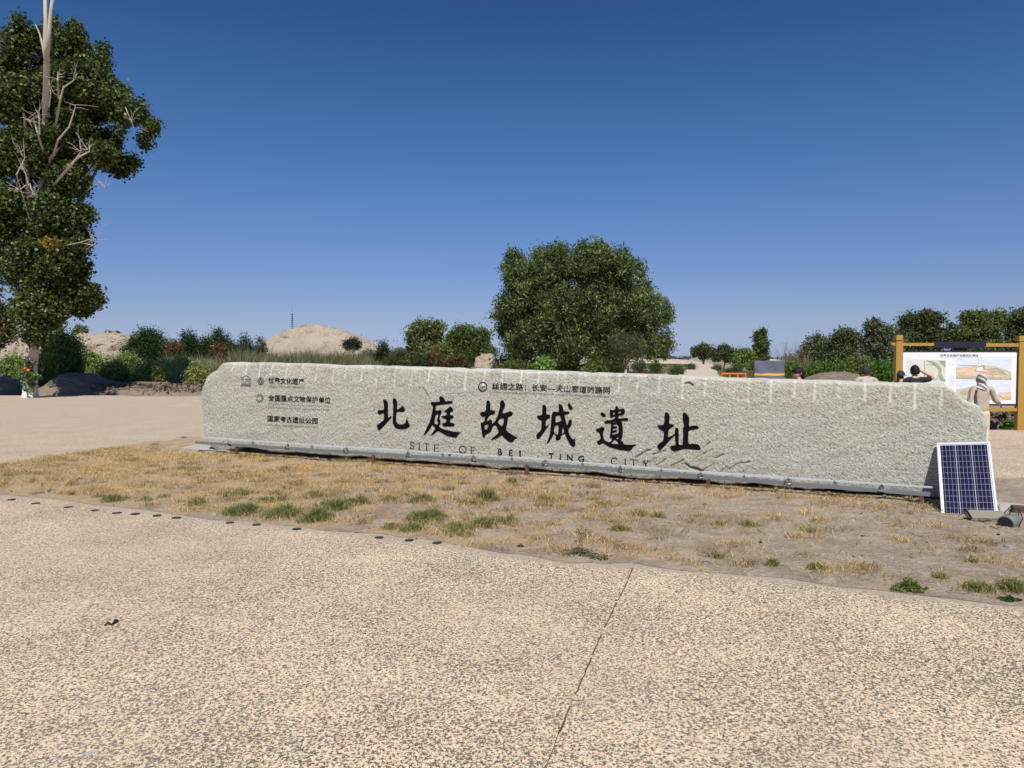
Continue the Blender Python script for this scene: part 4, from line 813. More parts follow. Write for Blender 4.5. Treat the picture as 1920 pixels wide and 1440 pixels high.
# leafy weeds with broad leaves
def leaf_cards(P, size, asp, colr, rr, upbias=.4, droop=0.):
    n = len(P); d = rr.normal(size=(n, 3)); d[:, 2] += -droop; d /= np.linalg.norm(d, axis=1)[:, None]
    nn = rr.normal(size=(n, 3)); nn[:, 2] += upbias; s = np.cross(d, nn); s /= np.linalg.norm(s, axis=1)[:, None] + 1e-9
    L = (size * rr.uniform(.6, 1.25, n))[:, None]; Wd = L * asp
    V = np.stack([P - d * L * .5, P + s * Wd * .5, P + d * L * .5, P - s * Wd * .5], 1).reshape(-1, 3)
    k = np.arange(n) * 4; F = np.stack([k, k + 1, k + 2, k + 3], -1)
    return V, F, np.repeat(colr, 4, 0)
DKG = (.045, .075, .018)
for px, py, sp, h, n, lb in ((1705, 1108, 50, .15, 1500, 'dense leafy green weed clump at the lower right paving edge'), (1822, 1064, 42, .13, 800, 'leafy green weed with reddish stems on the right lawn'), (1893, 1128, 32, .05, 360, 'flat dark weed on the paving at the lower right edge'),
                             (976, 1028, 12, .05, 130, 'small dark weed on the paving edge left of the bare twig weed'), (846, 1010, 6, .05, 60, 'tiny leafy weed at the paving edge, centre'), (1102, 1046, 30, .05, 520, 'dark creeping weed on the paving edge under a bare twig')):
    g = G(px, py); s = sp / FPX * g[1] * .5
    th = rr.uniform(0, 2 * math.pi, n); rad = s * rr.uniform(0, 1.1, n) ** .6
    if 'creeping' in lb: rad = rr.normal(0, s * .8, n); th = rr.normal(-.25, .12, n)
    arm_ = .45 + .75 * vn(th * 1.6 + px, th * 0 + 2); rad = rad * arm_ * 1.25
    P = np.stack([g[0] + rad * np.cos(th), g[1] + rad * np.sin(th) * .7, .015 + h * .8 * rr.random(n) * np.clip(1.1 - (rad / s), .15, 1) * (.4 + vn(th * 2, rad * 30))], -1)
    if 'creeping' in lb:
        q_ = np.array([G(*p)[:2] for p in ((1062, 1044), (1080, 1041), (1098, 1044), (1116, 1050), (1142, 1052))]); t_ = rr.uniform(0, 3.999, n); i_ = t_.astype(int); q2 = q_[i_] + (q_[i_ + 1] - q_[i_]) * (t_ - i_)[:, None]
        P = np.column_stack([q2 + rr.normal(size=(n, 2)) * .030, .012 + .05 * rr.random(n)])
    V, F, c = leaf_cards(P, .022, .5, tints(n, (.15, .205, .055) if 'dark' not in lb else (.065, .095, .03), .3, rr, (.24, .13, .06), .08), rr)
    t = E('leafy_weed', (g[0], g[1], 0), lb, 'weed'); M('leaves', V, F, LEAF, t, col=c)
    mb = MB()
    for k in range(7): a = rr.uniform(0, 6.28); mb.tube([(g[0], g[1], .0), (g[0] + s * .6 * math.cos(a), g[1] + s * .4 * math.sin(a), h * .7)], [.003, .0015], 4)
    if 'creeping' in lb:
        z0 = G(1083, 1043)
        def up(px, py): return at(px, py, z0[1])
        for ln in ([(1083, 1043), (1086, 1025), (1092, 1012), (1088, 998), (1095, 988)], [(1090, 1015), (1100, 1003), (1108, 996)], [(1086, 1025), (1078, 1015)], [(1092, 1008), (1083, 992)], [(1097, 1006), (1098, 992)]): mb.tube([up(*p) for p in ln], [.004, .003, .003, .002, .0015][:len(ln)], 4)
        Q = np.array([up(px + rr.normal(0, 3), py + rr.normal(0, 3)) for px, py in [(1090, 990), (1098, 995), (1106, 998), (1085, 996), (1094, 1002), (1088, 1008), (1080, 1016), (1090, 1018), (1084, 1030)] for _ in range(16)])
        V, F, c = leaf_cards(Q, .02, .5, tints(len(Q), (.13, .11, .04), .3, rr), rr); M('leaves', V, F, LEAF, t, col=c)
    mb.go('stem', plain('weed_stem', (.16, .12, .05), .8), t)

# ------------------------------------------------------------------ trees and bushes
LSCALE = 1.0
def clump_cloud(lobes, n_clumps, per, csize, rr, shell=.55, droop=0., sub=True, core=.80, bough=(.2, .38)):
    """lobes: (centre xyz, radii xyz). Boughs (smaller lobes) stand out of each lobe; leaf clumps sit on the boughs"""
    if sub:
        S = []
        for c, r in lobes:
            k = max(7, int(12 + 7 * min(r[0], r[2])))
            for _ in range(k):
                d = rr.normal(size=3); d /= np.linalg.norm(d); q = c + d * r * rr.uniform(.4, 1.0 - bough[1] * .4); e = rr.uniform(*bough) * (r[0] * r[2]) ** .5
                S.append((q, np.array((e * rr.uniform(.7, 1.3), e * rr.uniform(.7, 1.2), e * rr.uniform(.6, 1.25)))))
            S.append((c, r * core))
        lobes = S
    vol = np.array([(r[0] * r[2]) ** .85 for c, r in lobes]); vol = vol / vol.sum(); idx = rr.choice(len(lobes), n_clumps, p=vol)
    C = np.array([lobes[i][0] for i in idx]); Rr = np.array([lobes[i][1] for i in idx])
    d = rr.normal(size=(n_clumps, 3)); d /= np.linalg.norm(d, axis=1)[:, None]
    rad = np.where(rr.random(n_clumps) < shell, rr.uniform(.8, 1.08, n_clumps), rr.random(n_clumps) ** .45)
    cc = C + d * Rr * rad[:, None]
    k = (per * rr.uniform(.5, 1.5, n_clumps)).astype(int).clip(3); idc = np.repeat(np.arange(n_clumps), k)
    cs = csize * rr.uniform(.5, 1.3, n_clumps)
    o = rr.normal(size=(len(idc), 3)); ln = np.linalg.norm(o, axis=1)[:, None]; o = o / ln * np.minimum(ln, 1.9)
    tw = d[idc] * np.array((.55, .55, .2)) + np.array((0, 0, .25 - droop)); off = o * (cs[idc] * .36)[:, None] + tw * (cs[idc] * rr.uniform(-.7, .7, len(idc)))[:, None]
    return cc[idc] + off, idc, cc
def px_lobes(L, Y, depth=.9, spread=0., rr=None, rep=1):
    o = []
    for l in L:
        px, py, rx, ry = l[:4]; dy = l[4] if len(l) > 4 else 0.
        for k in range(rep):
            yy = Y + dy + (rr.uniform(-spread, spread) if spread else 0); c = at(px, py, Y + dy); c = np.array((c[0], yy, c[2])); m = (Y + dy) / FPX
            o.append((c, np.array((rx * m, max(rx, ry) * m * depth, ry * m))))
    return o
def foliage(name, parent, lobes, n, per, cs, size, asp, base, rr, alt=None, pa=.15, var=.22, mat=None, droop=0., upb=.4, cvar=.25, **kw):
    P, idc, cc = clump_cloud(lobes, n, per, cs, rr, droop=droop, **kw)
    colr = tints(len(P), base, var, rr, alt, pa) * (1 + cvar * rr.normal(size=(len(cc), 1))).clip(.4, 1.8)[idc]
    V, F, c = leaf_cards(P, size, asp, np.clip(colr, .004, .9), rr, upb, droop)
    return M(name, V, F, mat or LEAF, parent, col=c), cc
def limbs(mb, base, targets, r0, rr, m=0, up=.45):
    base = np.array(base, float)
    for t in targets:
        t = np.array(t, float); mid = base + (t - base) * .5 + np.array((rr.normal(0, .05), rr.normal(0, .05), up * .15)) * np.linalg.norm(t - base)
        q1 = base + (mid - base) * .5 + rr.normal(size=3) * .03 * np.linalg.norm(t - base)
        mb.tube([base, q1, mid, mid + (t - mid) * .6 + rr.normal(size=3) * .03 * np.linalg.norm(t - base), t], [r0, r0 * .8, r0 * .6, r0 * .35, r0 * .12], 6, m=m)

rr = np.random.default_rng(5)
# the big poplar at the left
TY = 33.8; g = G(57, 746)
pop = E('poplar_tree', (g[0], g[1], 0), 'tall poplar with limewashed foot and bare grey top stems at the left edge', 'tree')
trk = [(57, 752), (56.5, 740), (57, 720), (58, 690), (60, 655), (63, 600), (68, 540), (74, 470), (78, 400), (82, 330), (85, 260), (87, 200), (88, 155), (89, 110)]
rad = [.36, .30, .285, .285, .30, .27, .25, .23, .2, .18, .16, .14, .12, .11]
pts_ = [at(px, py, TY) for px, py in trk]
V, F = tube(pts_[1:], [r_ * (1 + .06 * math.sin(i * 2.1)) for i, r_ in enumerate(rad[1:])], 14); M('trunk', V, F, PALE_BARK, pop, smooth=True)
V, F = tube([at(57, 755, TY), at(57, 746, TY), at(56.5, 738, TY), at(57, 722, TY), at(57, 716, TY)], [.45, .385, .325, .305, .30], 14, cap=False); M('limewash_band', V, F, LIME, pop, smooth=True)
V, F = tube([at(57, 716, TY), at(57.5, 702, TY), at(58, 686, TY)], [.295, .295, .294], 14, cap=False)
L = [(40, 50, 14, 24), (18, 80, 14, 26), (100, 48, 14, 22), (140, 55, 13, 22), (35, 95, 26, 42), (12, 130, 30, 40, 1), (80, 78, 22, 30, 1), (125, 88, 34, 38), (155, 80, 10, 16), (150, 140, 48, 42), (185, 175, 42, 34), (225, 180, 40, 26), (262, 208, 26, 22), (250, 240, 16, 22), (222, 280, 30, 12, -.5), (190, 290, 38, 26), (112, 165, 48, 50), (40, 190, 60, 60), (60, 285, 66, 66), (140, 245, 46, 42), (130, 335, 42, 40), (150, 352, 18, 20), (170, 402, 20, 28), (158, 455, 24, 38), (162, 510, 22, 28, .5), (182, 556, 26, 28, .5), (205, 566, 14, 12, 1.5), (150, 575, 30, 26, 1.), (105, 410, 55, 58), (20, 400, 60, 70), (55, 500, 58, 60), (110, 490, 46, 50), (62, 585, 44, 46, -1), (66, 626, 36, 24, -1), (108, 572, 36, 36), (125, 535, 38, 38, .5), (95, 600, 30, 24), (-55, 170, 60, 70), (-70, 320, 80, 80), (-60, 470, 70, 70), (-60, 570, 60, 40)]
lob = px_lobes([(l[0] - (24 if l[0] > 200 else 10 if l[0] > 150 else 0), l[1], max(l[2] - 11, 5), max(l[3] - 9, 5), *l[4:]) for l in L], TY, 1.0)
lob += [(c + np.array((0, 2.2, 0)), r_ * .9) for c, r_ in lob[:20]]
foliage('crown', pop, lob, 9500, 28, .55, .165, .82, (.062, .090, .027), rr, (.125, .15, .045), .3, .25, LEAF_SHINY, shell=.55, upb=.9, cvar=.28, core=.9, bough=(.07, .30))
o, _ = foliage('yellowing_leaves', pop, px_lobes([(95, 458, 14, 12, -2.6)], TY), 14, 16, .3, .15, .8, (.20, .16, .03), rr, (.38, .15, .04), .2, .2, LEAF); o['label'] = 'yellow and orange leaves low on the crown'
mb = MB()
def dpt(px, py, dy): return at(px, py, TY + dy)
main = [(82, 330, .6), (86, 240, .2), (87, 165, -1.7), (88, 110, -2.6), (85, 80, -2.8), (86, 40, -2.8), (84, -20, -2.8)]
mb.tube([dpt(*p) for p in main], [.16, .15, .135, .12, .10, .085, .06], 9)
mb.tube([dpt(88, 105, -2.7), dpt(92, 60, -2.8), (dpt(95, 25, -2.85)), dpt(102, -30, -2.9)], [.10, .09, .075, .05], 8)
mb.tube([dpt(86, 120, -2.7), dpt(80, 85, -2.8), dpt(74, 62, -2.8), dpt(66, 45, -2.8)], [.06, .05, .03, .015], 6)
mb.go('dead_stem', DEAD, pop, smooth=True)
for br, r0 in (([(100, 250, -.5), (112, 188, -3), (122, 165, -3.2), (138, 152, -3.3), (146, 138, -3.3)], .075), ([(98, 300, -.4), (108, 262, -2.8), (128, 238, -3.2), (138, 210, -3.2), (143, 196, -3.3)], .07), ([(98, 350, -.4), (138, 305, -2.8), (150, 292, -3), (164, 282, -3.1), (170, 270, -3.1)], .085), ([(135, 308, -2.8), (150, 285, -3), (152, 265, -3.2)], .05), ([(80, 290, -.4), (70, 250, -2.9), (64, 228, -3.1), (50, 224, -3.2)], .07), ([(74, 248, -2.9), (78, 225, -3.1), (72, 212, -3.2)], .05), ([(105, 180, -1.5), (108, 150, -3), (110, 135, -3)], .07), ([(93, 205, -2.6), (98, 175, -2.9), (92, 150, -2.9)], .04), ([(80, 380, -.4), (55, 350, -3), (46, 325, -3.2), (44, 318, -3.2)], .05), ([(52, 345, -3), (62, 360, -3.1), (68, 370, -3.1)], .03), ([(50, 342, -3), (36, 352, -3.1), (28, 360, -3.2)], .035), ([(120, 465, -.5), (150, 452, -2), (168, 446, -2.2), (184, 451, -2.3)], .04), ([(152, 456, -2), (170, 458, -2.1), (176, 461, -2.1)], .025), ([(150, 370, .5), (176, 347, -1), (190, 343, -1), (198, 358, -1)], .03), ([(60, 420, -.5), (32, 330, -2.9), (42, 295, -3), (46, 262, -3)], .04), ([(235, 200, -.8), (243, 222, -1.2), (250, 240, -1.2)], .03)):
    r0 *= .72; mb = MB(); mb.tube([dpt(p[0], p[1], p[2] * .82) + rr.normal(size=3) * .04 for p in br], [r0 * (1 - .75 * i / (len(br) - 1)) for i in range(len(br))], 6)
    e = dpt(br[-1][0], br[-1][1], br[-1][2] * .82); e2 = dpt(br[-2][0], br[-2][1], br[-2][2] * .82)
    for k in range(7):
        q1 = e2 + (e - e2) * rr.random(); q2 = q1 + rr.normal(size=3) * np.array((.22, .15, .2)) + np.array((0, -.05, .12)); mb.tube([q1, q2, q2 + (q2 - q1) * .6 + rr.normal(size=3) * .1], [r0 * .25, .008, .004], 4)
    mb.go('dead_branch', DEAD, pop)
mb = MB(); limbs(mb, at(74, 470, TY), [c for c, r_ in lob[:20:2]], .10, rr); limbs(mb, at(63, 600, TY), [c for c, r_ in lob[18:34:2]], .09, rr); mb.go('branches', BARK, pop)
L = [(45, 705, 16, 18, -.5), (62, 700, 14, 20, -.6), (56, 722, 16, 14, -.7), (36, 710, 8, 8, -.5), (66, 716, 10, 14, -.5), (52, 680, 7, 12, -.4)]
foliage('trunk_sprouts', pop, px_lobes(L, TY, .5), 70, 14, .28, .12, .8, (.10, .16, .055), rr, (.17, .22, .09), .3, .25, LEAF_SHINY)
o, _ = foliage('orange_leaves', pop, px_lobes([(45, 693, 4, 4, -1.3)], TY, .5), 3, 8, .15, .12, .8, (.55, .20, .05), rr, None, 0); o['label'] = 'little bunch of orange leaves on the trunk sprouts'

# the broad elm behind the stone
EY = 50.
g = at(1084, 721, EY); elm = E('elm_tree', (g[0], g[1], -.1), 'broad round dark green elm standing alone behind the middle of the stone', 'tree')
L = [(985, 528, 44, 42), (965, 500, 22, 26), (1035, 505, 48, 36), (1105, 500, 50, 36), (1128, 472, 12, 10), (1152, 512, 38, 32), (1190, 545, 30, 36), (1010, 480, 10, 18), (1052, 471, 12, 16), (1088, 470, 12, 16), (1166, 482, 11, 15), (962, 482, 9, 18), (1198, 505, 10, 18), (1122, 466, 10, 14), (958, 585, 34, 34), (948, 620, 18, 14), (1025, 585, 62, 54), (1110, 580, 66, 56), (1185, 585, 46, 44), (1225, 610, 30, 34), (1247, 585, 14, 26), (1246, 640, 16, 20), (985, 640, 42, 34), (1055, 645, 52, 36), (1125, 640, 50, 34), (1190, 645, 38, 26), (960, 680, 30, 18), (1010, 685, 34, 16), (1040, 680, 26, 14), (1125, 680, 26, 16), (1150, 672, 22, 18)]
lob = px_lobes(L, EY, .85)
lob = [(c + np.array((0, dy, 0)), r_ * 1.03) for c, r_ in lob for dy in ((-2.2, 2.2) if r_[0] > 1.2 else (0,))]
foliage('crown', elm, lob, 7500, 22, .75, .26, .34, (.088, .124, .045), rr, (.165, .20, .075), .35, .25, LEAF, core=.80, bough=(.09, .36), shell=.62, droop=.5, upb=.5, cvar=.45)
mb = MB(); b0 = at(1084, 724, EY); b1 = at(1080, 690, EY); b2 = at(1078, 660, EY)
mb.tube([b0, at(1086, 705, EY), b1, b2], [.36, .32, .29, .24], 10); limbs(mb, b2, [c for c, r_ in lob[::2]], .15, rr); limbs(mb, b1, [c for c, r_ in lob[5::6]], .12, rr)
b3 = at(1071, 700, EY); mb.tube([b0, at(1070, 695, EY), at(1060, 670, EY)], [.25, .2, .14], 8); mb.go('trunk', BARK, elm)

def tree(name, label, px, base_py, Y, L, base, rr, cat='tree', group=None, n=700, per=16, cs=.7, size=.25, asp=.5, alt=None, pa=.2, trunk=.16, spread=.8, mat=None, bark=BARK, shell=.6, droop=.1, tops=None, cvar=.25):
    g = at(px, base_py, Y); t = E(name, (g[0], g[1], g[2] * 0 - .1), label, cat, group); lob = px_lobes(L, Y, spread)
    if cat == 'tree': base = tuple(v * 2.0 for v in base); alt = alt and tuple(v * 1.5 for v in alt)
    foliage('crown' if cat == 'tree' else 'foliage', t, lob, int(n * 1.55), per, cs, size, asp, base, rr, alt, pa, .22, mat, shell=shell, droop=droop, cvar=cvar, core=.72, bough=(.10, .48))
    if trunk:
        mb = MB(); top = np.mean([c for c, r_ in lob], 0); g0 = np.array((g[0], g[1], -.2)); f = g0 + (top - g0) * .45
        mb.tube([g0, g0 + (f - g0) * .5 + rr.normal(size=3) * .05, f], [trunk, trunk * .8, trunk * .65], 7); limbs(mb, f, [c for c, r_ in lob], trunk * .5, rr); mb.go('trunk' if cat == 'tree' else 'stems', bark, t)
    return t
G1 = (.055, .075, .022); G2 = (.085, .105, .035); G3 = (.048, .085, .024); OLV = (.10, .105, .045)
S_ = 'saplings and trees behind the stone'
tree('bushy_tree', 'rounded olive green bushy tree left of the big elm', 800, 700, 62, [(795, 618, 24, 20), (815, 625, 18, 22), (778, 640, 18, 28), (800, 655, 34, 32), (825, 665, 20, 26), (770, 675, 16, 20)], (.08, .095, .035), rr, n=800, per=16, alt=OLV)
tree('bushy_tree', 'darker low bushy tree between the olive one and the elm', 880, 700, 66, [(875, 628, 28, 22), (850, 640, 18, 20), (900, 635, 20, 24), (880, 660, 38, 28), (910, 665, 20, 25), (855, 672, 22, 18)], (.05, .07, .022), rr, n=800, per=16)
tree('small_tree', 'small tree on a thin trunk at the right foot of the elm', 1228, 686, 95, [(1228, 650, 14, 18), (1238, 660, 12, 14), (1218, 662, 12, 12), (1246, 665, 6, 8)], G1, rr, n=260, per=12, cs=.8, size=.35, trunk=.14)
tree('small_tree', 'round-headed tree beside the far end of the road', 1319, 684.5, 185, [(1319, 655, 16, 9), (1304, 660, 9, 9), (1334, 662, 12, 10), (1319, 664, 18, 8)], (.04, .05, .02), rr, n=420, per=12, cs=1.2, size=.55, trunk=.35)
tree('small_tree', 'tree on two thin trunks right of the road', 1357, 693, 118, [(1355, 658, 14, 10), (1366, 665, 12, 14), (1348, 668, 14, 10), (1378, 672, 8, 12)], (.04, .055, .02), rr, n=360, per=12, cs=.9, size=.4, trunk=.18)
tree('small_tree', 'light green thin sapling between the road trees and the twin poplar', 1390, 696, 105, [(1388, 665, 10, 14), (1395, 678, 12, 14), (1384, 684, 10, 10), (1402, 662, 8, 10)], (.085, .12, .03), rr, n=260, per=12, cs=.7, size=.32, trunk=.1)
tree('small_tree', 'darker slim sapling touching the twin poplar on its left', 1406, 697, 108, [(1404, 672, 9, 18), (1411, 680, 9, 14)], G1, rr, n=200, per=12, cs=.7, size=.32, trunk=.1)
tree('young_poplar', 'narrow two-pointed poplar behind the cloth-covered board', 1426, 697, 112, [(1419, 632, 5, 15), (1421, 655, 10, 18), (1431, 625, 6, 14), (1430, 645, 10, 18), (1434, 662, 10, 18), (1425, 678, 14, 16)], (.05, .072, .024), rr, n=500, per=12, cs=.6, size=.34, trunk=.16, spread=1.)
tree('tree_with_grey_leaves', 'greyish tree in the group behind the woman, left one', 1535, 706, 70, [(1530, 645, 18, 16), (1515, 660, 18, 18), (1540, 665, 24, 24), (1525, 680, 26, 18)], (.055, .065, .03), rr, n=560, per=14, cs=.7, size=.26, alt=(.10, .11, .07), pa=.25, droop=.3)
tree('tree_with_grey_leaves', 'taller dark tree in the group behind the woman, right one', 1580, 706, 66, [(1585, 628, 16, 13), (1568, 640, 18, 18), (1597, 645, 18, 20), (1580, 665, 32, 26), (1560, 675, 20, 20), (1604, 680, 16, 20)], (.045, .06, .025), rr, n=800, per=14, cs=.7, size=.26, alt=(.09, .10, .06), pa=.2, droop=.3)
mb = MB(); g = at(1480, 708, 64)
for k in range(90):
    a = at(rr.uniform(1462, 1512), 706, 64 + rr.uniform(-2, 2)); b = at(0, 0, 1) * 0; tx_ = rr.uniform(-1.4, 1.2); hh = rr.uniform(1.4, 3.4)
    a[2] = 0; mid = a + np.array((tx_ * .4, rr.normal() * .3, hh * .55)); mb.tube([a, mid, a + np.array((tx_, rr.normal() * .5, hh))], [.03, .018, .006], 4)
t = E('dead_bush', (g[0], g[1], 0), 'leafless brown-grey thicket left of the trees behind the woman', 'bush'); mb.go('stems', plain('dry_stem', (.20, .16, .12), .9, 0, .3), t)
foliage('dry_leaves', t, px_lobes([(1482, 680, 18, 24), (1500, 665, 14, 18), (1515, 690, 14, 18)], 64), 150, 10, .6, .14, .5, (.19, .16, .10), rr, (.12, .11, .06), .4)
tree('tall_shrubby_tree', 'silvery-leaved tall tree just left of the information board', 1660, 712, 58, [(1650, 625, 24, 22), (1672, 640, 22, 26), (1640, 650, 18, 24), (1660, 668, 32, 26), (1635, 612, 10, 10)], (.055, .065, .035), rr, n=900, per=14, cs=.62, size=.24, alt=(.13, .14, .10), pa=.3, droop=.3)
tree('tall_shrubby_tree', 'dark tree behind the left half of the information board', 1725, 712, 60, [(1710, 605, 24, 20), (1740, 600, 24, 18), (1700, 635, 26, 26), (1740, 635, 32, 30), (1770, 635, 16, 14), (1720, 665, 44, 26)], (.035, .048, .018), rr, n=1100, per=14, cs=.7, size=.26, alt=(.06, .07, .03), pa=.25, droop=.3)
tree('tall_shrubby_tree', 'green tree behind the right half of the information board', 1840, 712, 60, [(1830, 600, 28, 16), (1800, 630, 30, 22), (1845, 630, 36, 28), (1865, 600, 24, 14), (1830, 660, 50, 28)], (.045, .06, .02), rr, n=1200, per=14, cs=.7, size=.26, alt=(.09, .11, .035), pa=.3, droop=.3)
tree('tall_shrubby_tree', 'tree running out of the right edge behind the information board', 1925, 712, 60, [(1905, 598, 26, 16), (1940, 595, 40, 26), (1915, 635, 40, 32), (1980, 630, 60, 50), (1930, 670, 60, 30)], (.04, .055, .02), rr, n=1200, per=14, cs=.7, size=.26, alt=(.08, .09, .04), pa=.25, droop=.3)
tree('broadleaf_tree', 'tree behind the tall poplar at the extreme left edge', -40, 735, 44, [(5, 590, 22, 26), (-20, 610, 40, 34), (-60, 600, 50, 50), (8, 622, 20, 22), (-30, 640, 40, 20), (-60, 500, 60, 60)], (.05, .055, .02), rr, n=1200, per=16, cs=.6, size=.2, asp=.6, alt=(.11, .09, .03), pa=.2, trunk=.25)
for (px, w_, t_, b_, lb) in ((113, 7, 608, 645, 'pale distant poplar nearest the big left tree'), (146, 7, 606, 634, 'distant poplar with a round crown above the left ruin mound'), (158.5, 3, 611, 634, 'thinnest distant poplar above the left ruin mound')):
    tree('distant_poplar', lb, px, 668, 220, [(px, t_ + (b_ - t_) * .3, w_ * .6, (b_ - t_) * .3), (px, t_ + (b_ - t_) * .65, w_, (b_ - t_) * .4)], (.075, .095, .05), rr, n=130, per=10, cs=1., size=.6, trunk=.2, group='distant poplars behind the left mound')
# bushes of the field at the left
def bush(label, px, top, base, hw, Y, base_c, n=260, alt=None, pa=.2, droop=-.3, size=.22, per=16, asp=.3, name='tamarisk_bush', cs=.6, stems=.03):
    h = base - top; L = [(px, base - h * .35, hw * .8, h * .38), (px - hw * .45, base - h * .38, hw * .5, h * .36), (px + hw * .45, base - h * .42, hw * .5, h * .36), (px + hw * .1, base - h * .66, hw * .5, h * .32)]
    return tree(name, label, px, base, Y, L, tuple(v * (1.5 if base_c[1] < .056 else 1.95) for v in base_c), rr, cat='bush', n=n, per=per, cs=cs, size=size, asp=asp, alt=alt, pa=pa, trunk=stems, droop=droop)
bush('dense dark green round bush right of the left ruin mound', 276, 612, 690, 46, 56, (.022, .045, .014), 900, (.035, .07, .02), .2)
bush('dark green bush right of the round bush', 345, 618, 692, 36, 62, (.025, .048, .015), 500)
bush('wide dark bush below the clear sky left of the large mound', 405, 618, 690, 45, 64, (.027, .052, .016), 700)
bush('dark thin-topped bush against the left end of the large mound', 455, 628, 690, 30, 66, (.03, .045, .02), 300)
bush('greyish open bush at the left foot of the large mound', 484, 628, 685, 16, 72, (.05, .055, .035), 140)
bush('bright feathery green bush right of the limewashed trunk', 112, 618, 722, 44, 42, (.085, .13, .03), 900, (.15, .20, .05), .3)
bush('second feathery green bush beside the limewashed trunk', 92, 660, 726, 26, 40, (.09, .135, .035), 400, (.15, .20, .05), .3)
bush('green bush at the left edge below the ruin wall', 20, 668, 722, 40, 42, (.11, .15, .045), 500, (.18, .20, .07), .3)
bush('low green bush above the dirt bank, right of the shadowed part', 212, 682, 726, 30, 42, (.13, .165, .05), 330, (.24, .27, .10), .4)
bush('round green bush above the dirt bank, in front of the pale grass', 280, 684, 728, 30, 41, (.12, .16, .045), 340, (.24, .27, .10), .4)
bush('low bush in front of the left ruin mound', 170, 664, 700, 30, 52, (.11, .15, .045), 240, (.2, .24, .08), .3)
bush('low green bush under the dark round bush', 235, 662, 700, 28, 52, (.10, .14, .04), 220, (.2, .24, .08), .3)
bush('green bush behind the upper left corner of the stone', 335, 668, 722, 30, 46, (.11, .15, .045), 260, (.24, .26, .10), .4)
bush('yellowing green bush at the upper left corner of the stone', 372, 686, 735, 20, 41, (.12, .15, .04), 260, (.26, .22, .07), .3)
bush('orange-brown dying bush among the dark ones', 326, 640, 672, 12, 55, (.075, .055, .025), 110, (.26, .13, .06), .3)
bush('rusty red bush before the left foot of the large mound', 408, 645, 672, 13, 58, (.07, .05, .025), 110, (.28, .11, .05), .3)
bush('dark shrub growing on the right flank of the large mound', 660, 636, 655, 18, 78, (.03, .04, .02), 120, size=.3)
bush('spiky dark green bush at the right foot of the large mound', 718, 636, 692, 14, 62, (.03, .05, .02), 240)
bush('grey-green low shrub in front of the right foot of the mound', 688, 656, 694, 26, 66, (.06, .07, .035), 220)
bush('green shrub between the large mound and the bushy trees', 745, 652, 700, 20, 60, (.05, .065, .025), 280, (.14, .09, .03), .2)
bush('rusty red shrub in front of the olive bushy tree', 818, 656, 702, 16, 52, (.075, .04, .02), 240, (.16, .17, .06), .4)
bush('dark red-brown shrub behind the stone, second of the reddish ones', 855, 668, 704, 24, 50, (.06, .03, .018), 240, (.14, .13, .06), .35)
bush('dark green shrub behind the stone, left of the pale earth heap', 790, 672, 702, 22, 52, (.035, .055, .02), 220)
bush('bright leafy shrub at the foot of the elm', 1018, 676, 704, 14, 46, (.09, .15, .035), 200, asp=.6, name='leafy_shrub')
bush('low green shrub under the elm, left of its trunk', 960, 684, 706, 36, 46, (.05, .07, .022), 280)
bush('low green shrub right of the elm trunk', 1120, 676, 706, 30, 47, (.06, .085, .025), 280)
bush('green shrub under the right side of the elm', 1150, 672, 706, 18, 48, (.07, .09, .03), 200)
bush('small green shrub on the open sand right of the elm', 1228, 680, 694, 12, 78, (.045, .08, .02), 90)
bush('small bluish shrub on the sand beside the white post', 1198, 678, 692, 14, 80, (.05, .07, .04), 90)
bush('low shrub at the left verge of the road', 1268, 688, 704, 14, 70, (.05, .07, .025), 110)
bush('upper low shrub at the left verge of the road', 1296, 684, 692, 9, 100, (.05, .06, .025), 60)
bush('shrubs at the right verge of the road', 1345, 682, 697, 10, 100, (.06, .08, .03), 80)
bush('dark low shrub behind the orange barrier', 1375, 690, 706, 18, 72, (.05, .06, .025), 110)
bush('bright green bush right of the cloth-covered board', 1480, 684, 714, 22, 40, (.06, .10, .02), 260, (.14, .16, .03), .3)
bush('green bush behind the woman', 1545, 682, 712, 36, 46, (.05, .085, .02), 380, (.15, .16, .03), .2)
bush('bright green bush behind the man in the light shirt', 1610, 672, 712, 40, 46, (.06, .09, .022), 440, (.17, .16, .03), .2)
bush('green bush left of the information board', 1655, 680, 718, 30, 40, (.045, .09, .018), 360)
bush('green plant on the dirt behind the board post', 1893, 793, 808, 12, 19.2, (.05, .085, .02), 60, size=.08, per=14, cs=.2, asp=.5, name='leafy_shrub', stems=.01)

# reeds and scrub carpet (nobody could count them)
def field(name, poly_px, n, h, wd, lean, base, var, alt, pa, rr, tallnoise=.5, mat=None):
    P = np.array([G(*p)[:2] for p in poly_px]); lo, hi = P.min(0), P.max(0); Q = []
    while sum(map(len, Q)) < n:
        q = rr.uniform(lo, hi, (n, 2)); q = q[inside(q, P)]; q = q[rr.random(len(q)) < np.clip(.5 + 1.3 * fbm(q[:, 0] * .35, q[:, 1] * .2, 3), .05, 1)]; Q.append(q)
    Q = np.concatenate(Q)[:n]; hh = h * (1 + tallnoise * fbm(Q[:, 0] * .45, Q[:, 1] * .3, 4)) * rr.uniform(.75, 1.12, n)
    V, F, c = blades(np.column_stack([Q, np.full(n, -.06)]), hh, wd, lean, tints(n, base, var, rr, alt, pa) * (1 + .35 * fbm(Q[:, 0] * .2 + 7, Q[:, 1] * .12, 3))[:, None], rr)
    return tag(M(name, V, F, mat or LEAF, col=np.clip(c, .004, .9)), kind='stuff')
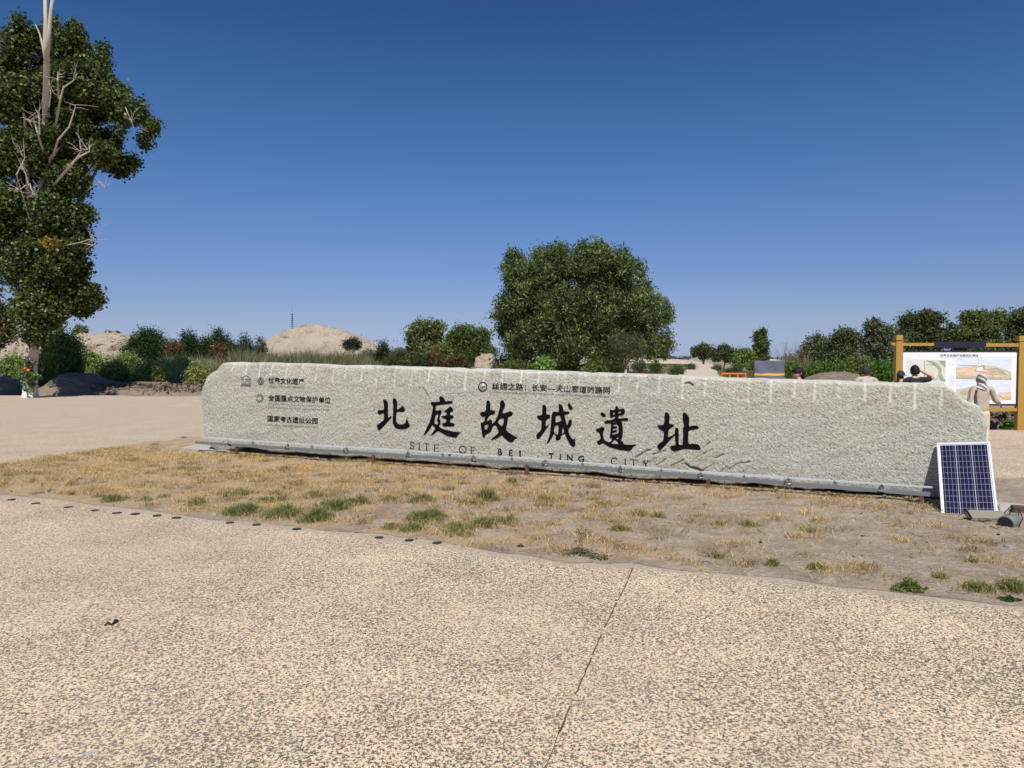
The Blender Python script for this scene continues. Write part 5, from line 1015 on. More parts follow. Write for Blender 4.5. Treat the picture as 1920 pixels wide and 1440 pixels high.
field('reeds', [(372, 722), (560, 716), (690, 715), (770, 712), (780, 706), (700, 705), (390, 706)], 42000, 2.2, .02, .35, (.13, .145, .07), .35, (.30, .28, .17), .4, rr, .75)
field('scrub_grass', [(-250, 727), (0, 726), (230, 728), (400, 727), (430, 706), (420, 694), (200, 694), (-200, 698)], 64000, 1.35, .022, .6, (.22, .28, .09), .25, (.46, .46, .25), .35, rr, .7)
field('pale_grass', [(300, 728), (400, 729), (420, 716), (320, 715)], 14000, 1.7, .018, .5, (.40, .42, .26), .2, (.2, .23, .1), .3, rr)
field('scrub_carpet', [(600, 712), (1240, 706), (1250, 698), (620, 699)], 14000, .55, .03, .9, (.09, .095, .04), .3, (.22, .13, .06), .3, rr, .9)
field('roadside_grass', [(1345, 711), (1500, 717), (1480, 700), (1338, 693)], 9000, .35, .03, .9, (.16, .15, .07), .3, (.10, .12, .04), .4, rr, .9)
field('roadside_scrub', [(1150, 704), (1272, 706), (1300, 684), (1200, 681)], 7000, .3, .05, 1., (.15, .14, .07), .3, (.08, .10, .04), .4, rr, .9)
field('right_scrub', [(1470, 716), (1680, 726), (1690, 710), (1480, 705)], 9000, .8, .03, .8, (.07, .10, .03), .3, (.16, .15, .05), .3, rr, .9)
# tree lines on the horizon
for px0, px1, Y, h, lb in ((1215, 1290, 900, 5.5, 0), (660, 770, 420, 7., 0), (-100, 330, 520, 10, 0), (1600, 2200, 700, 9, 0), (1440, 1560, 900, 5, 0)):
    n = 90; L = []
    for k in range(n):
        px = rr.uniform(px0, px1); c = at(px, 671, Y); hh = h * rr.uniform(.4, 1.); L.append((np.array((c[0], Y + rr.normal() * 12, hh * .45)), np.array((hh * .6, hh * .5, hh * .55))))
    P, idc, cc = clump_cloud(L, 900, 7, h * .2, rr); V, F, c = leaf_cards(P, h * .14, .8, tints(len(P), (.045, .065, .045), .2, rr), rr)
    tag(M('far_tree_line', V, F, LEAF, col=c), kind='stuff')

# ------------------------------------------------------------------ ruin mounds and earth banks
def mound(name, prof, Y, depth, mat, label, cat, seed, rough=.35, steep=.28, base_px=None, nx=260, ny=90, strat=0., kind=None):
    P = np.array([at(px, py, Y) for px, py in prof]); x0, x1 = P[0, 0], P[-1, 0]; X = np.linspace(x0, x1, nx); H = np.interp(X, P[:, 0], P[:, 2])
    v = np.linspace(0, 1, ny)                      # front foot -> back foot
    gf = np.where(v < steep, (v / steep) ** .55, np.where(v < .62, 1 - .05 * (v - steep), np.clip(1 - ((v - .62) / .38) ** 1.6, 0, 1)))
    XX = np.repeat(X[:, None], ny, 1); VV = np.repeat(v[None], nx, 0)
    n1 = fbm(XX * .3 + seed, VV * 7, 4); n2 = fbm(XX * .9 + seed, VV * 22 + 7, 4); gul = np.abs(fbm(XX * .35 + seed * 3, VV * 2.2 + .8 * fbm(XX * .3, VV * 3, 2), 3))
    Hm = np.maximum(H[:, None], 0.01)
    Zz = Hm * gf[None] * (1 + rough * .22 * n1 * (gf[None] < .97)) + rough * .16 * n2 * np.minimum(1, Hm) * np.sin(np.pi * np.clip(VV / .5, 0, 1)) - rough * .55 * np.exp(-(gul / .05) ** 2) * np.sin(np.pi * np.clip(VV / .55, 0, 1)) * np.minimum(1, Hm * .3)
    if strat: Zz += strat * np.sin(Zz * 5.5 + n1 * 2) * (VV < .5)
    endf = np.clip(np.minimum(XX - x0, x1 - XX) / (.12 * (x1 - x0)), 0, 1) ** .5
    YY = Y + (VV - steep) * depth * (.35 + .65 * endf) + rough * .8 * n1 * np.minimum(1, Hm * .4) * (1 - VV)
    hf = np.sin(np.pi * np.clip(VV / .62, 0, 1)) ** .5 * np.minimum(1, Hm)
    YY = YY + hf * rough * (.55 * fbm(XX * .8, Zz * 1.9 + seed, 4, .6) + .9 * np.minimum(0, fbm(XX * .45 + 9, Zz * 1.1 + seed, 3)) - .30 * np.abs(np.sin(Zz * 3.4 + 2 * n1)) * (strat > 0))
    Zz = Zz + hf * (VV > .1) * rough * .10 * fbm(XX * 2.6, VV * 60, 3, .65)
    Zz[:, 0] = -.15; Zz[:, -1] = -.15
    o = M(name, np.stack([XX, YY, Zz], -1).reshape(-1, 3), grid_faces(nx, ny), mat, smooth=False)
    return tag(o, label, cat, kind=kind)
mound('earthen_mound', [(486, 690), (494, 668), (497, 641), (514, 630), (530, 622.5), (548, 615.5), (565, 611), (588, 609), (612, 611), (625, 615), (640, 619), (665, 630), (690, 644), (712, 656), (735, 668), (750, 688)], 84, 16, MOUNDM, 'large flat-topped rammed earth mound with a thin mast on it', 'mound', 3, .9, .34, strat=.05)
mound('earthen_mound', [(124, 680), (131, 642), (138, 630), (160, 624.5), (200, 624), (232, 628), (246, 640), (256, 680)], 72, 11, MOUNDM, 'cracked pale earthen mound between the poplar and the dark round bush', 'mound', 9, 1.2, .36, strat=.05)
mound('earthen_mound', [(-120, 672), (-40, 634), (10, 635), (45, 641), (62, 658), (76, 680)], 66, 9, MOUNDM, 'pale ruined earth wall behind the poplar trunk at the left edge', 'mound', 14, 1., .36)
mound('earth_heap', [(886, 700), (892, 672), (905, 664), (925, 664), (934, 676), (942, 700)], 52, 4, MOUNDM, 'pale clay heap behind the stone, left of the elm trunk', 'heap', 5, .8, .36, nx=60, ny=40)
mound('earth_heap', [(1028, 705), (1036, 676), (1052, 674), (1068, 677), (1078, 700)], 56, 4, MOUNDM, 'small clay heap seen under the elm beside its trunk', 'heap', 6, .8, .36, nx=50, ny=36)
mound('ruin_rise', [(1370, 690), (1420, 676), (1440, 672.5), (1462, 674), (1500, 688)], 210, 26, MOUNDM, 'low sandy ruin rise behind the cloth-covered board', 'mound', 7, .8, .36, nx=60, ny=30)
mound('ruin_rise', [(1090, 690), (1150, 672), (1240, 671.5), (1300, 676), (1330, 684)], 260, 30, MOUNDM, 'long low sandy rise on the horizon right of the elm', 'mound', 8, .8, .36, nx=60, ny=30)
mound('earth_heap', [(1510, 722), (1530, 707), (1555, 699.5), (1585, 697.5), (1608, 703), (1625, 722)], 34, 4, BERM, 'brown heap of loose soil between the woman and the man in the light shirt', 'heap', 10, .7, .4, nx=90, ny=50)
mound('earth_bank', [(64, 748), (80, 732), (100, 713), (125, 699), (150, 700), (170, 703), (185, 712), (205, 716), (228, 720), (250, 716), (290, 717), (330, 722), (385, 727), (420, 730), (470, 735), (500, 745)], 38.2, 4., BERM, 'bank of turned brown earth along the far edge of the paving, right of the poplar', 'earth bank', 12, .7, .45, nx=300, ny=60)
mound('earth_bank', [(-260, 740), (-120, 712), (-20, 716), (10, 704), (28, 708), (44, 722), (52, 744)], 38.6, 4., BERM, 'bank of turned brown earth at the left edge behind the poplar', 'earth bank', 13, .7, .45, nx=120, ny=50)
mound('earth_bank', [(1560, 806), (1640, 775), (1700, 770), (1800, 771), (1870, 772), (1905, 769), (1960, 772), (2100, 800)], 20.4, 2.4, BERM, 'dark brown soil bank behind the foot of the information board', 'earth bank', 15, .8, .45, nx=160, ny=50)
# clods on the banks
for nm, x0p, x1p, Yb, hb, nn in (('clods', 120, 480, 37.2, .55, 1100), ('clods', 1600, 2000, 19.8, .35, 900)):
    a, b = at(x0p, 720, Yb)[0], at(x1p, 720, Yb)[0]; VV = []; FF = []; n = 0
    for i in range(nn):
        x = rr.uniform(a, b); t = rr.random() ** .5; r = .02 + .06 * rr.random() ** 3; p = np.array((x, Yb - .9 + t * 1.2, hb * t * 1.0)); d = rr.normal(size=(6, 3)) * r; VV.append(d + p)
        FF += [(n, n + 1, n + 2), (n, n + 2, n + 3), (n + 3, n + 4, n + 5), (n, n + 4, n + 1), (n + 1, n + 5, n + 2)]; n += 6
    tag(M(nm, np.concatenate(VV), np.array(FF), BERM), kind='stuff')
# mast on the mound
g = at(548, 616, 88); mast = E('radio_mast', (g[0], g[1], g[2] - .4), 'thin lattice mast rising above the left shoulder of the large mound', 'mast'); mb = MB()
for k in range(3):
    a = 2 * math.pi * k / 3; mb.tube([(g[0] + .1 * math.cos(a), g[1] + .1 * math.sin(a), g[2] - .4), (g[0] + .05 * math.cos(a), g[1] + .05 * math.sin(a), g[2] + 1.9)], .02, 4)
mb.tube([(g[0], g[1], g[2] + 1.8), (g[0], g[1], g[2] + 2.75)], .02, 5); mb.go('pole', ALU, mast); mb = MB()
for k in range(9): mb.box((g[0], g[1], g[2] - .2 + .24 * k), (.2, .2, .07))
mb.go('fittings', BLACKP, mast)

# ------------------------------------------------------------------ cloth-covered board, barriers, white post
CY = 30.; a = at(1414, 676, CY); b = at(1470.5, 676, CY); cbx = (a[0] + b[0]) / 2; cw = b[0] - a[0]; ch = a[2]
bd = E('covered_board', (cbx, CY, 0), 'board wrapped in slate blue cloth with one yellow band standing behind the stone', 'covered board')
mc_, nt_, b_ = new_mat('slate_cloth'); co = objco(nt_); wv_ = noise(nt_, co, 3., 4.)
nt_.links.new(mix(nt_, wv_, (.075, .085, .125), (.14, .15, .20)), b_.inputs['Base Color']); b_.inputs['Roughness'].default_value = .85
n = 40; xx, zz = np.meshgrid(np.linspace(-.5, .5, n), np.linspace(0, 1, n), indexing='ij')
fold = .05 * np.sin((xx * 6 + zz * 9)) * np.exp(-((xx + zz * .9 - .5) / .5) ** 2) + .04 * fbm(xx * 4, zz * 4, 3)
Vf = np.stack([cbx + xx * cw, CY - .06 + fold, .02 + zz * (ch - .02) - .015 * np.abs(np.sin(xx * 7)) * zz], -1).reshape(-1, 3)
Vb = Vf * np.array((1, 0, 1)) + np.array((0, CY + .08, 0)); Fb = grid_faces(n, n)
rim = [i * n for i in range(n)] + [(n - 1) * n + j for j in range(1, n)] + [i * n + n - 1 for i in range(n - 2, -1, -1)] + [j for j in range(n - 2, 0, -1)]
FF = [tuple(f[::-1]) for f in Fb] + [tuple(f + n * n) for f in Fb] + [(rim[i], rim[(i + 1) % len(rim)], rim[(i + 1) % len(rim)] + n * n, rim[i] + n * n) for i in range(len(rim))]
M('cloth', np.concatenate([Vf, Vb]), FF, mc_, bd, smooth=True)
j0 = int(n * .625); j1 = j0 + 2
sel = [i * n + j for i in range(n) for j in range(j0, j1 + 1)]; Vy = Vf[sel] + np.array((0, -.012, 0)); M('yellow_band', Vy, grid_faces(n, 3), plain('yellow_cloth', (.72, .40, .03), .7, 0, .06), bd)
mb = MB()
for s_ in (-1, 1): mb.box((cbx + s_ * (cw / 2 - .05), CY + .12, ch / 2 - .02), (.05, .05, ch - .06))
mb.go('post', ALU, bd)
def barrier(px0, px1, top, Y, label):
    a = at(px0, top, Y); b = at(px1, top, Y); t = E('orange_barrier', ((a[0] + b[0]) / 2, Y, 0), label, 'barrier'); h = a[2]; L = b[0] - a[0]
    for x in np.linspace(a[0], b[0], 4): mb = MB(); mb.box((x, Y, h / 2), (.06, .06, h)); mb.box((x, Y, .03), (.1, .5, .05)); mb.go('leg', ORANGE, t)
    for z in (h - .03, h * .62, h * .3): mb = MB(); mb.box(((a[0] + b[0]) / 2, Y - .035, z), (L, .03, .09)); mb.go('rail', ORANGE, t)
barrier(1353, 1398, 699.5, 44, 'orange barrier frame behind the stone, left of the cloth-covered board')
# sagging safety net
n = 70; a = at(1136, 701, 52); b = at(1224, 698, 50); V = []; F = []
for i in range(n):
    t = i / (n - 1); p = a + (b - a) * t; h = .85 + .18 * math.sin(t * 19) - .25 * (1 - t) + .1 * fbm(np.array(t * 9), np.array(2.), 2)
    for k in range(6): V.append((p[0], p[1] + .12 * math.sin(t * 31 + k), h * k / 5))
netm, nt_, b_ = new_mat('orange_net'); b_.inputs['Base Color'].default_value = (.62, .10, .035, 1); b_.inputs['Roughness'].default_value = .7
tn = E('safety_net', ((a[0] + b[0]) / 2, (a[1] + b[1]) / 2, 0), 'sagging orange-red safety net under the right side of the elm', 'safety net')
mb = MB()
for i in range(n - 1):
    for k in range(6): mb.tube([V[i * 6 + k], V[(i + 1) * 6 + k]], .03 if k in (5, 0) else .018, 3, cap=False)
    for k in range(5): mb.tube([V[i * 6 + k], V[i * 6 + k + 1]], .016, 3, cap=False)
mb.go('mesh', netm, tn); mb = MB()
for i in (0, 23, 46, 69): mb.tube([(V[i * 6][0], V[i * 6][1] + .1, 0), (V[i * 6][0], V[i * 6][1] + .1, V[i * 6 + 5][2] + .05)], .025, 5)
mb.go('stake', RUST, tn)
g = at(1173, 704, 46); wp = E('small_white_trunk', (g[0], g[1], -.1), 'thin limewashed young tree trunk by the orange net, right of the elm trunk', 'tree')
mb = MB(); mb.tube([(g[0], g[1], -.1), (g[0] - .03, g[1], .6), (g[0] + .02, g[1], 1.15)], [.11, .09, .08], 8); mb.go('limewash_band', LIME, wp)
mb = MB(); mb.tube([(g[0] + .02, g[1], 1.15), (g[0] - .03, g[1], 1.7), (g[0] + .1, g[1], 2.6)], [.075, .05, .03], 8); limbs(mb, (g[0], g[1], 1.8), [(g[0] + x, g[1] + y, z) for x, y, z in ((-.6, .3, 3), (.7, .1, 3.1), (.2, -.5, 3.4))], .04, rr); mb.go('trunk', BARK, wp)
foliage('crown', wp, [(np.array((g[0], g[1] - .3, 2.7)), np.array((1.3, 1.1, 1.3)))], 260, 14, .45, .13, .4, (.07, .085, .035), rr, (.14, .14, .08), .3)
mb = MB(); mb.box((g[0] + .17, g[1] + .05, .65), (.07, .07, 1.5)); tag(mb.go('marker_post', plain('dark_blue_post', (.03, .05, .06), .6)), 'dark square marker post touching the limewashed young trunk', 'post')

# ------------------------------------------------------------------ information board
BY = 18.4
def bp(px, py, dy=0.): return at(px, py, BY + dy)
ib = E('information_board', (bp(1797, 808)[0], BY, 0), 'white map and picture board in an ochre post frame at the right', 'information board')
def pbox(name, px0, px1, py0, py1, d, mat, dy=0., lab=None, zmin=None):
    a = bp(px0, py0, dy); b = bp(px1, py1, dy); z0 = b[2] if zmin is None else zmin; mb = MB(); mb.box(((a[0] + b[0]) / 2, BY + dy, (a[2] + z0) / 2), (b[0] - a[0], d, a[2] - z0)); o = mb.go(name, mat, ib)
    if lab: o['label'] = lab
    return o
pbox('post', 1678.5, 1688, 640, 808, .13, OCHRE, zmin=0.); pbox('post', 1908.5, 1919, 641, 808, .13, OCHRE, zmin=0.)
pbox('post_cap', 1678, 1690, 628.5, 638.3, .16, OCHRE); pbox('post_cap', 1911 - 3.5, 1920, 629.5, 640, .16, OCHRE)
pbox('post_neck', 1680, 1687, 638.4, 639.9, .1, NAVY); pbox('post_neck', 1909.5, 1918, 640.1, 640.9, .1, NAVY)
pbox('top_rail', 1688.2, 1750, 643, 648.5, .08, OCHRE); pbox('top_rail', 1846, 1908.3, 643.8, 650, .08, OCHRE)
mb = MB(); a = bp(1669.5, 642.5); b = bp(1678.3, 648.3); mb.add([(a[0], BY - .03, a[2]), (a[0] + .02, BY - .03, b[2] + .03), (b[0], BY - .03, b[2]), (b[0], BY - .03, a[2])] + [(a[0], BY + .04, a[2]), (a[0] + .02, BY + .04, b[2] + .03), (b[0], BY + .04, b[2]), (b[0], BY + .04, a[2])], [(0, 1, 2, 3), (7, 6, 5, 4), (0, 4, 5, 1), (1, 5, 6, 2), (2, 6, 7, 3), (3, 7, 4, 0)]); mb.go('rail_end', OCHRE, ib)
pbox('lintel', 1750.2, 1845.8, 640.5, 651.5, .13, NAVY)
pbox('frame', 1688.2, 1908.3, 657, 660, .06, NAVY); pbox('frame', 1688.2, 1908.3, 757.3, 760.5, .06, NAVY); pbox('frame', 1688.2, 1689.3, 660.1, 757.2, .06, NAVY); pbox('frame', 1905.8, 1908.3, 660.1, 757.2, .06, NAVY)
pbox('lower_rail', 1688.2, 1908.3, 765, 771, .07, OCHRE)
mb = MB()
for px in (1745, 1800, 1877): p = bp(px, 762.8, 0); mb.box(p, (.02, .02, .066))
mb.go('hanger', NAVY, ib)
WHITE = plain('white_panel', (.78, .79, .84), .5, 0, .02)
pbox('panel', 1689.4, 1905.7, 660.1, 757.2, .03, WHITE, -.005)
bz = lambda x, y: (1690 + x / 8.727, 655 + y / 8.727)
def printed(name, poly, mat, dy, step=None):
    P = [bp(*p, dy) for p in poly]; n = len(P)
    vv = [(p[0], BY + dy, p[2]) for p in P]; from_poly = [tuple(range(n - 1, -1, -1))]
    me = raw_mesh(name, np.array(vv) - WL[ib.name], from_poly, mat); o = bpy.data.objects.new(name, me); COL.objects.link(o); o.parent = ib; WL[o.name] = WL[ib.name]; return o
def wash(name, stops, scale=6., stretch=(1, 1, 1), det=5.):
    m, nt, b = new_mat(name); mp = N(nt, 'ShaderNodeMapping'); mp.inputs['Scale'].default_value = stretch; nt.links.new(objco(nt), mp.inputs[0])
    nt.links.new(ramp(nt, noise(nt, mp.outputs[0], scale, det, .65), stops), b.inputs['Base Color']); b.inputs['Roughness'].default_value = .5; return m
paper = wash('map_paper', [(.35, (.58, .60, .56)), (.5, (.72, .73, .70)), (.62, (.50, .53, .49)), (.8, (.74, .74, .72))], 26, det=2.)
mapin = wash('map_inner', [(.35, (.60, .58, .46)), (.6, (.68, .67, .57)), (.8, (.56, .60, .50))], 12)
river = wash('map_river', [(.3, (.20, .26, .18)), (.6, (.36, .42, .31)), (.8, (.45, .48, .38))], 14)
field_o = wash('wash_orange', [(.3, (.66, .40, .24)), (.5, (.72, .52, .38)), (.7, (.70, .60, .48))], 5, (1, 1, 2.5))
field_y = wash('wash_yellow', [(.3, (.55, .42, .12)), (.7, (.68, .56, .30))], 8)
skyw = wash('wash_sky', [(.3, (.55, .62, .70)), (.6, (.72, .76, .82)), (.8, (.66, .70, .74))], 3, (1, 1, 6))
greenw = wash('wash_green', [(.3, (.38, .44, .28)), (.6, (.55, .58, .44)), (.8, (.64, .66, .58))], 6, (1, 1, 3))
brownw = wash('wash_brown', [(.3, (.34, .26, .20)), (.5, (.50, .40, .30)), (.7, (.58, .52, .42))], 14, (1, 1, 2))
darkl = plain('print_line', (.10, .09, .07), .6)
B1, B2, B3, B4 = -.0225, -.0245, -.0265, -.0285
printed('map_print', [bz(85, 165), bz(725, 170), bz(725, 582), bz(85, 560)], paper, B1)
printed('map_print', [bz(375, 200), bz(600, 205), bz(720, 215), bz(720, 500), bz(590, 495), bz(380, 490)], mapin, B2)
printed('map_print', [bz(400, 185), bz(520, 190), bz(600, 240), bz(660, 320), bz(655, 400), bz(690, 470), bz(722, 500), bz(722, 530), bz(640, 510), bz(600, 430), bz(610, 340), bz(560, 280), bz(480, 225)], river, B3)
printed('map_print', [bz(620, 185), bz(722, 190), bz(722, 300), bz(690, 270), bz(640, 240)], river, B3)
printed('picture_print', [bz(905, 150), bz(1800, 150), bz(1803, 495), bz(900, 480)], skyw, B1)
printed('picture_print', [bz(900, 300), bz(1050, 285), bz(1180, 270), bz(1340, 255), bz(1560, 280), bz(1803, 370), bz(1803, 495), bz(900, 480)], greenw, B2)
printed('picture_print', [bz(905, 350), bz(1080, 285), bz(1340, 275), bz(1560, 300), bz(1760, 430), bz(1500, 470), bz(1100, 425), bz(910, 420)], field_o, B3)
printed('picture_print', [bz(920, 385), bz(990, 370), bz(1060, 385), bz(1020, 410), bz(930, 412)], field_y, B4)
printed('picture_print', [bz(1400, 325), bz(1560, 315), bz(1720, 420), bz(1480, 410)], brownw, B4)
printed('picture_print', [bz(900, 445), bz(1300, 450), bz(1803, 455), bz(1803, 495), bz(900, 480)], brownw, B4)
printed('picture_print', [bz(1240, 290), bz(1320, 285), bz(1330, 350), bz(1215, 355)], wash('wash_white', [(.3, (.66, .68, .64)), (.7, (.74, .75, .72))], 5), B4)
printed('picture_print', [bz(897, 498), bz(1800, 502), bz(1798, 825), bz(897, 825)], skyw, B1)
printed('picture_print', [bz(900, 655), bz(1000, 640), bz(1180, 605), bz(1200, 825), bz(900, 825)], greenw, B2)
printed('picture_print', [bz(950, 690), bz(1180, 640), bz(1190, 740), bz(1000, 750)], brownw, B3)
printed('picture_print', [bz(1450, 760), bz(1600, 720), bz(1797, 690), bz(1797, 822), bz(1300, 822)], field_o, B3)
printed('picture_print', [bz(1640, 790), bz(1797, 760), bz(1797, 820), bz(1690, 820)], field_y, B4)
def lines(name, segs, wd=.006, dy=-.030, mat=None):
    mb = MB()
    for s_ in segs:
        for p, q in zip(s_[:-1], s_[1:]):
            a = bp(*p); b = bp(*q); a = np.array((a[0], BY + dy, a[2])); b = np.array((b[0], BY + dy, b[2])); t = b - a; L = np.linalg.norm(t); t /= L; mb.box((a + b) / 2, (L, .001, wd), ax=(t, np.array((0, 1., 0)), np.cross(t, np.array((0, 1., 0)))))
    mb.go(name, mat or darkl, ib)
lines('print_lines', [[bz(365, 185), bz(370, 490), bz(580, 495)], [bz(400, 250), bz(560, 255)], [bz(575, 430), bz(575, 490)], [bz(1190, 350), bz(1235, 290), bz(1330, 265), bz(1345, 325), bz(1560, 310), bz(1720, 425)], [bz(1190, 350), bz(1340, 375), bz(1500, 430)], [bz(1345, 260), bz(1345, 325)], [bz(930, 265), bz(1230, 262)], [bz(1570, 740), bz(1660, 810)]], .006)
lines('print_rules', [[bz(1252, 125), bz(1252, 265)], [bz(620, 130), bz(1860, 132)], [bz(750, 238), bz(860, 240)], [bz(85, 140), bz(165, 142)], [bz(905, 150), bz(1000, 152)], [bz(780, 190), bz(800, 205), bz(815, 192)]] + [[bz(760, y), bz(780, y)] for y in range(425, 585, 17)] + [[bz(795, y), bz(820 + (y * 37 % 60), y)] for y in range(425, 585, 17)], .0035, mat=plain('print_grey', (.35, .36, .40), .6))
v, f = font_mesh('世界文化遗产北庭故城遗址', .01); lo_, hi_ = v.min(0), v.max(0); nn = (v - lo_) / (hi_ - lo_); a = bp(*bz(625, 80)); b = bp(*bz(1250, 118))
Vt = np.stack([a[0] + nn[:, 0] * (b[0] - a[0]), np.full(len(nn), BY - .03), b[2] + nn[:, 1] * (a[2] - b[2])], -1); M('title', Vt, f, plain('title_ink', (.05, .05, .09), .6), ib)

# ------------------------------------------------------------------ people
SKIN = plain('skin', (.50, .27, .18), .5, 0, .06, 20); SKIN.node_tree.nodes['Principled BSDF'].inputs['Subsurface Weight'].default_value = .05
HAIRB, _n, _b = new_mat('black_hair'); _b.inputs['Base Color'].default_value = (.010, .009, .010, 1); _b.inputs['Roughness'].default_value = .6; _b.inputs['Specular IOR Level'].default_value = .25; bump(_n, _b, noise(_n, objco(_n), 60, 3), .01)
def skin_mesh(J, Ed, root):
    names = list(J); me = bpy.data.meshes.new('s'); me.from_pydata([J[k][0] for k in names], [(names.index(a), names.index(b)) for a, b in Ed], [])
    o = bpy.data.objects.new('s', me); COL.objects.link(o); o.modifiers.new('k', 'SKIN'); ss = o.modifiers.new('u', 'SUBSURF'); ss.levels = 2; ss.render_levels = 2
    for i, k in enumerate(names):
        r_ = J[k][1]; me.skin_vertices[0].data[i].radius = (r_, r_) if np.isscalar(r_) else r_; me.skin_vertices[0].data[i].use_root = (k == root)
    bpy.context.view_layer.update(); m2 = bpy.data.meshes.new_from_object(o.evaluated_get(bpy.context.evaluated_depsgraph_get()))
    V = np.zeros(len(m2.vertices) * 3); m2.vertices.foreach_get('co', V); F = [tuple(p.vertices) for p in m2.polygons]
    bpy.data.objects.remove(o); bpy.data.meshes.remove(me); bpy.data.meshes.remove(m2); return V.reshape(-1, 3), F
def head_shape(scale=1., nu_=28, nv_=22, face=True):
    """unit head looking along +y, chin down; about 0.23 m tall"""
    V = []; 
    for j in range(nv_ + 1):
        ph = math.pi * j / nv_; z = math.cos(ph); s = math.sin(ph)
        for i in range(nu_):
            th = 2 * math.pi * i / nu_; x = .074 * s * math.sin(th); y = .092 * s * math.cos(th); zz = .118 * z
            if z < 0: k = 1 - .30 * (-z) ** 1.3; x *= k; y = y * (1 - .25 * (-z) ** 1.5) + .016 * (-z)
            if face and math.cos(th) > 0:
                f = math.exp(-(x / .014) ** 2); y += .022 * f * math.exp(-((zz + .018) / .02) ** 2) * (math.cos(th) > .5)      # nose
                for sx_ in (-1, 1): y -= .010 * math.exp(-((x - sx_ * .031) / .016) ** 2 - ((zz - .008) / .014) ** 2)             # eye sockets
                y += .006 * math.exp(-(x / .022) ** 2 - ((zz + .058) / .010) ** 2)                                            # lips
                y += .008 * math.exp(-(x / .02) ** 2 - ((zz + .098) / .014) ** 2)
            V.append((x * scale, y * scale, zz * scale))
    V = np.array(V); F = [tuple(f) for f in grid_faces(nv_ + 1, nu_, wrap=True)]; return V, F
def person(px, top_py, Y, H, facing, headturn, label, shirt, trousers, sleeves='short', armR=None, armL=None, hair='short', shoe=BLACKP, extra=None, hairmat=None, slim=1., lean=0.):
    """facing: degrees, 0 = back to the camera (looking along +y), 90 = looking to the photo's left"""
    base = at(px, top_py, Y); s = H / 1.70; o0 = np.array((base[0], Y, 0.)); rz = R(facing); Rm = np.array(((math.cos(rz), -math.sin(rz), 0), (math.sin(rz), math.cos(rz), 0), (0, 0, 1)))
    P = E('person', o0, label, 'person')
    def W(V): return (np.asarray(V) * s) @ Rm.T + o0
    wid = .17 * slim
    def arm(side, pose):
        sh = np.array((side * wid, lean * .3, 1.405)); el, wr = pose if pose else (np.array((side * (wid + .07), -.02, 1.13)), np.array((side * (wid + .085), .05, .89)))
        return sh, np.array(el, float), np.array(wr, float)
    J = {'pel': ((0, 0, .93), (.135, .10)), 'wai': ((0, 0, 1.08), (.115, .085)), 'che': ((0, lean * .2, 1.27), (.135, .10)), 'nb': ((0, lean * .3, 1.42), (.06, .055)), 'nk': ((0, .012 + lean * .35, 1.50), .047), 'hd': ((0, .02 + lean * .4, 1.56), .05)}
    Ed = [('pel', 'wai'), ('wai', 'che'), ('che', 'nb'), ('nb', 'nk'), ('nk', 'hd')]
    arms = {}
    for sd, nm, pose in ((-1, 'l', armL), (1, 'r', armR)):
        sh, el, wr = arm(sd, pose); arms[nm] = (sh, el, wr)
        J[nm + 'sh'] = (tuple(sh), .055); J[nm + 'ua'] = (tuple(sh + (el - sh) * .5), .045); J[nm + 'el'] = (tuple(el), .038); J[nm + 'fa'] = (tuple(el + (wr - el) * .4), .036); J[nm + 'wr'] = (tuple(wr), .025)
        d = (wr - el) / np.linalg.norm(wr - el); pm = wr + d * .075; J[nm + 'pm'] = (tuple(pm), (.034, .016))
        Ed += [('nb', nm + 'sh'), (nm + 'sh', nm + 'ua'), (nm + 'ua', nm + 'el'), (nm + 'el', nm + 'fa'), (nm + 'fa', nm + 'wr'), (nm + 'wr', nm + 'pm')]
        J[nm + 'hp'] = ((sd * .085, 0, .86), .085); J[nm + 'th'] = ((sd * .092, .01, .68), .075); J[nm + 'kn'] = ((sd * .095, .015, .48), .052); J[nm + 'cf'] = ((sd * .097, -.01, .34), .052); J[nm + 'an'] = ((sd * .10, -.01, .09), .034); J[nm + 'hl'] = ((sd * .10, -.03, .045), .035); J[nm + 'to'] = ((sd * .115, .15, .035), (.038, .025))
        Ed += [('pel', nm + 'hp'), (nm + 'hp', nm + 'th'), (nm + 'th', nm + 'kn'), (nm + 'kn', nm + 'cf'), (nm + 'cf', nm + 'an'), (nm + 'an', nm + 'hl'), (nm + 'hl', nm + 'to')]
    V, F = skin_mesh(J, Ed, 'pel'); V = list(W(V)); F = list(F)
    # fingers: five short chains rooted in each palm
    for nm in 'lr':
        sh, el, wr = arms[nm]; d = (wr - el) / np.linalg.norm(wr - el); sd = -1 if nm == 'l' else 1
        acr = np.cross(d, np.array((sd, 0, 0.))); acr = acr / (np.linalg.norm(acr) + 1e-6) if np.linalg.norm(acr) > .2 else np.array((0, 1., 0)); nrm = np.cross(acr, d)
        for k, (off_, ln) in enumerate(((-.030, .065), (-.010, .075), (.010, .072), (.028, .058), (.036, .05))):
            r0 = wr + d * (.07 if k < 4 else .02) + acr * off_; d2 = d if k < 4 else (d * .6 + acr * .8)
            p1 = r0 + d2 * ln * .5; p2 = p1 + d2 * ln * .35 + nrm * .012 * -sd; p3 = p2 + d2 * ln * .2 + nrm * .02 * -sd
            tv, tf = tube([r0, p1, p2, p3], [.009, .0085, .008, .005], 6); nV = len(V); V += list(W(tv)); F += [tuple(i + nV for i in f) for f in tf]
    hv, hf = head_shape(); ht = R(headturn); Rh = np.array(((math.cos(ht), -math.sin(ht), 0), (math.sin(ht), math.cos(ht), 0), (0, 0, 1))); hc = np.array((0, .03 + lean * .4, 1.585))
    def HW(v): return W(np.asarray(v) @ Rh.T + hc)
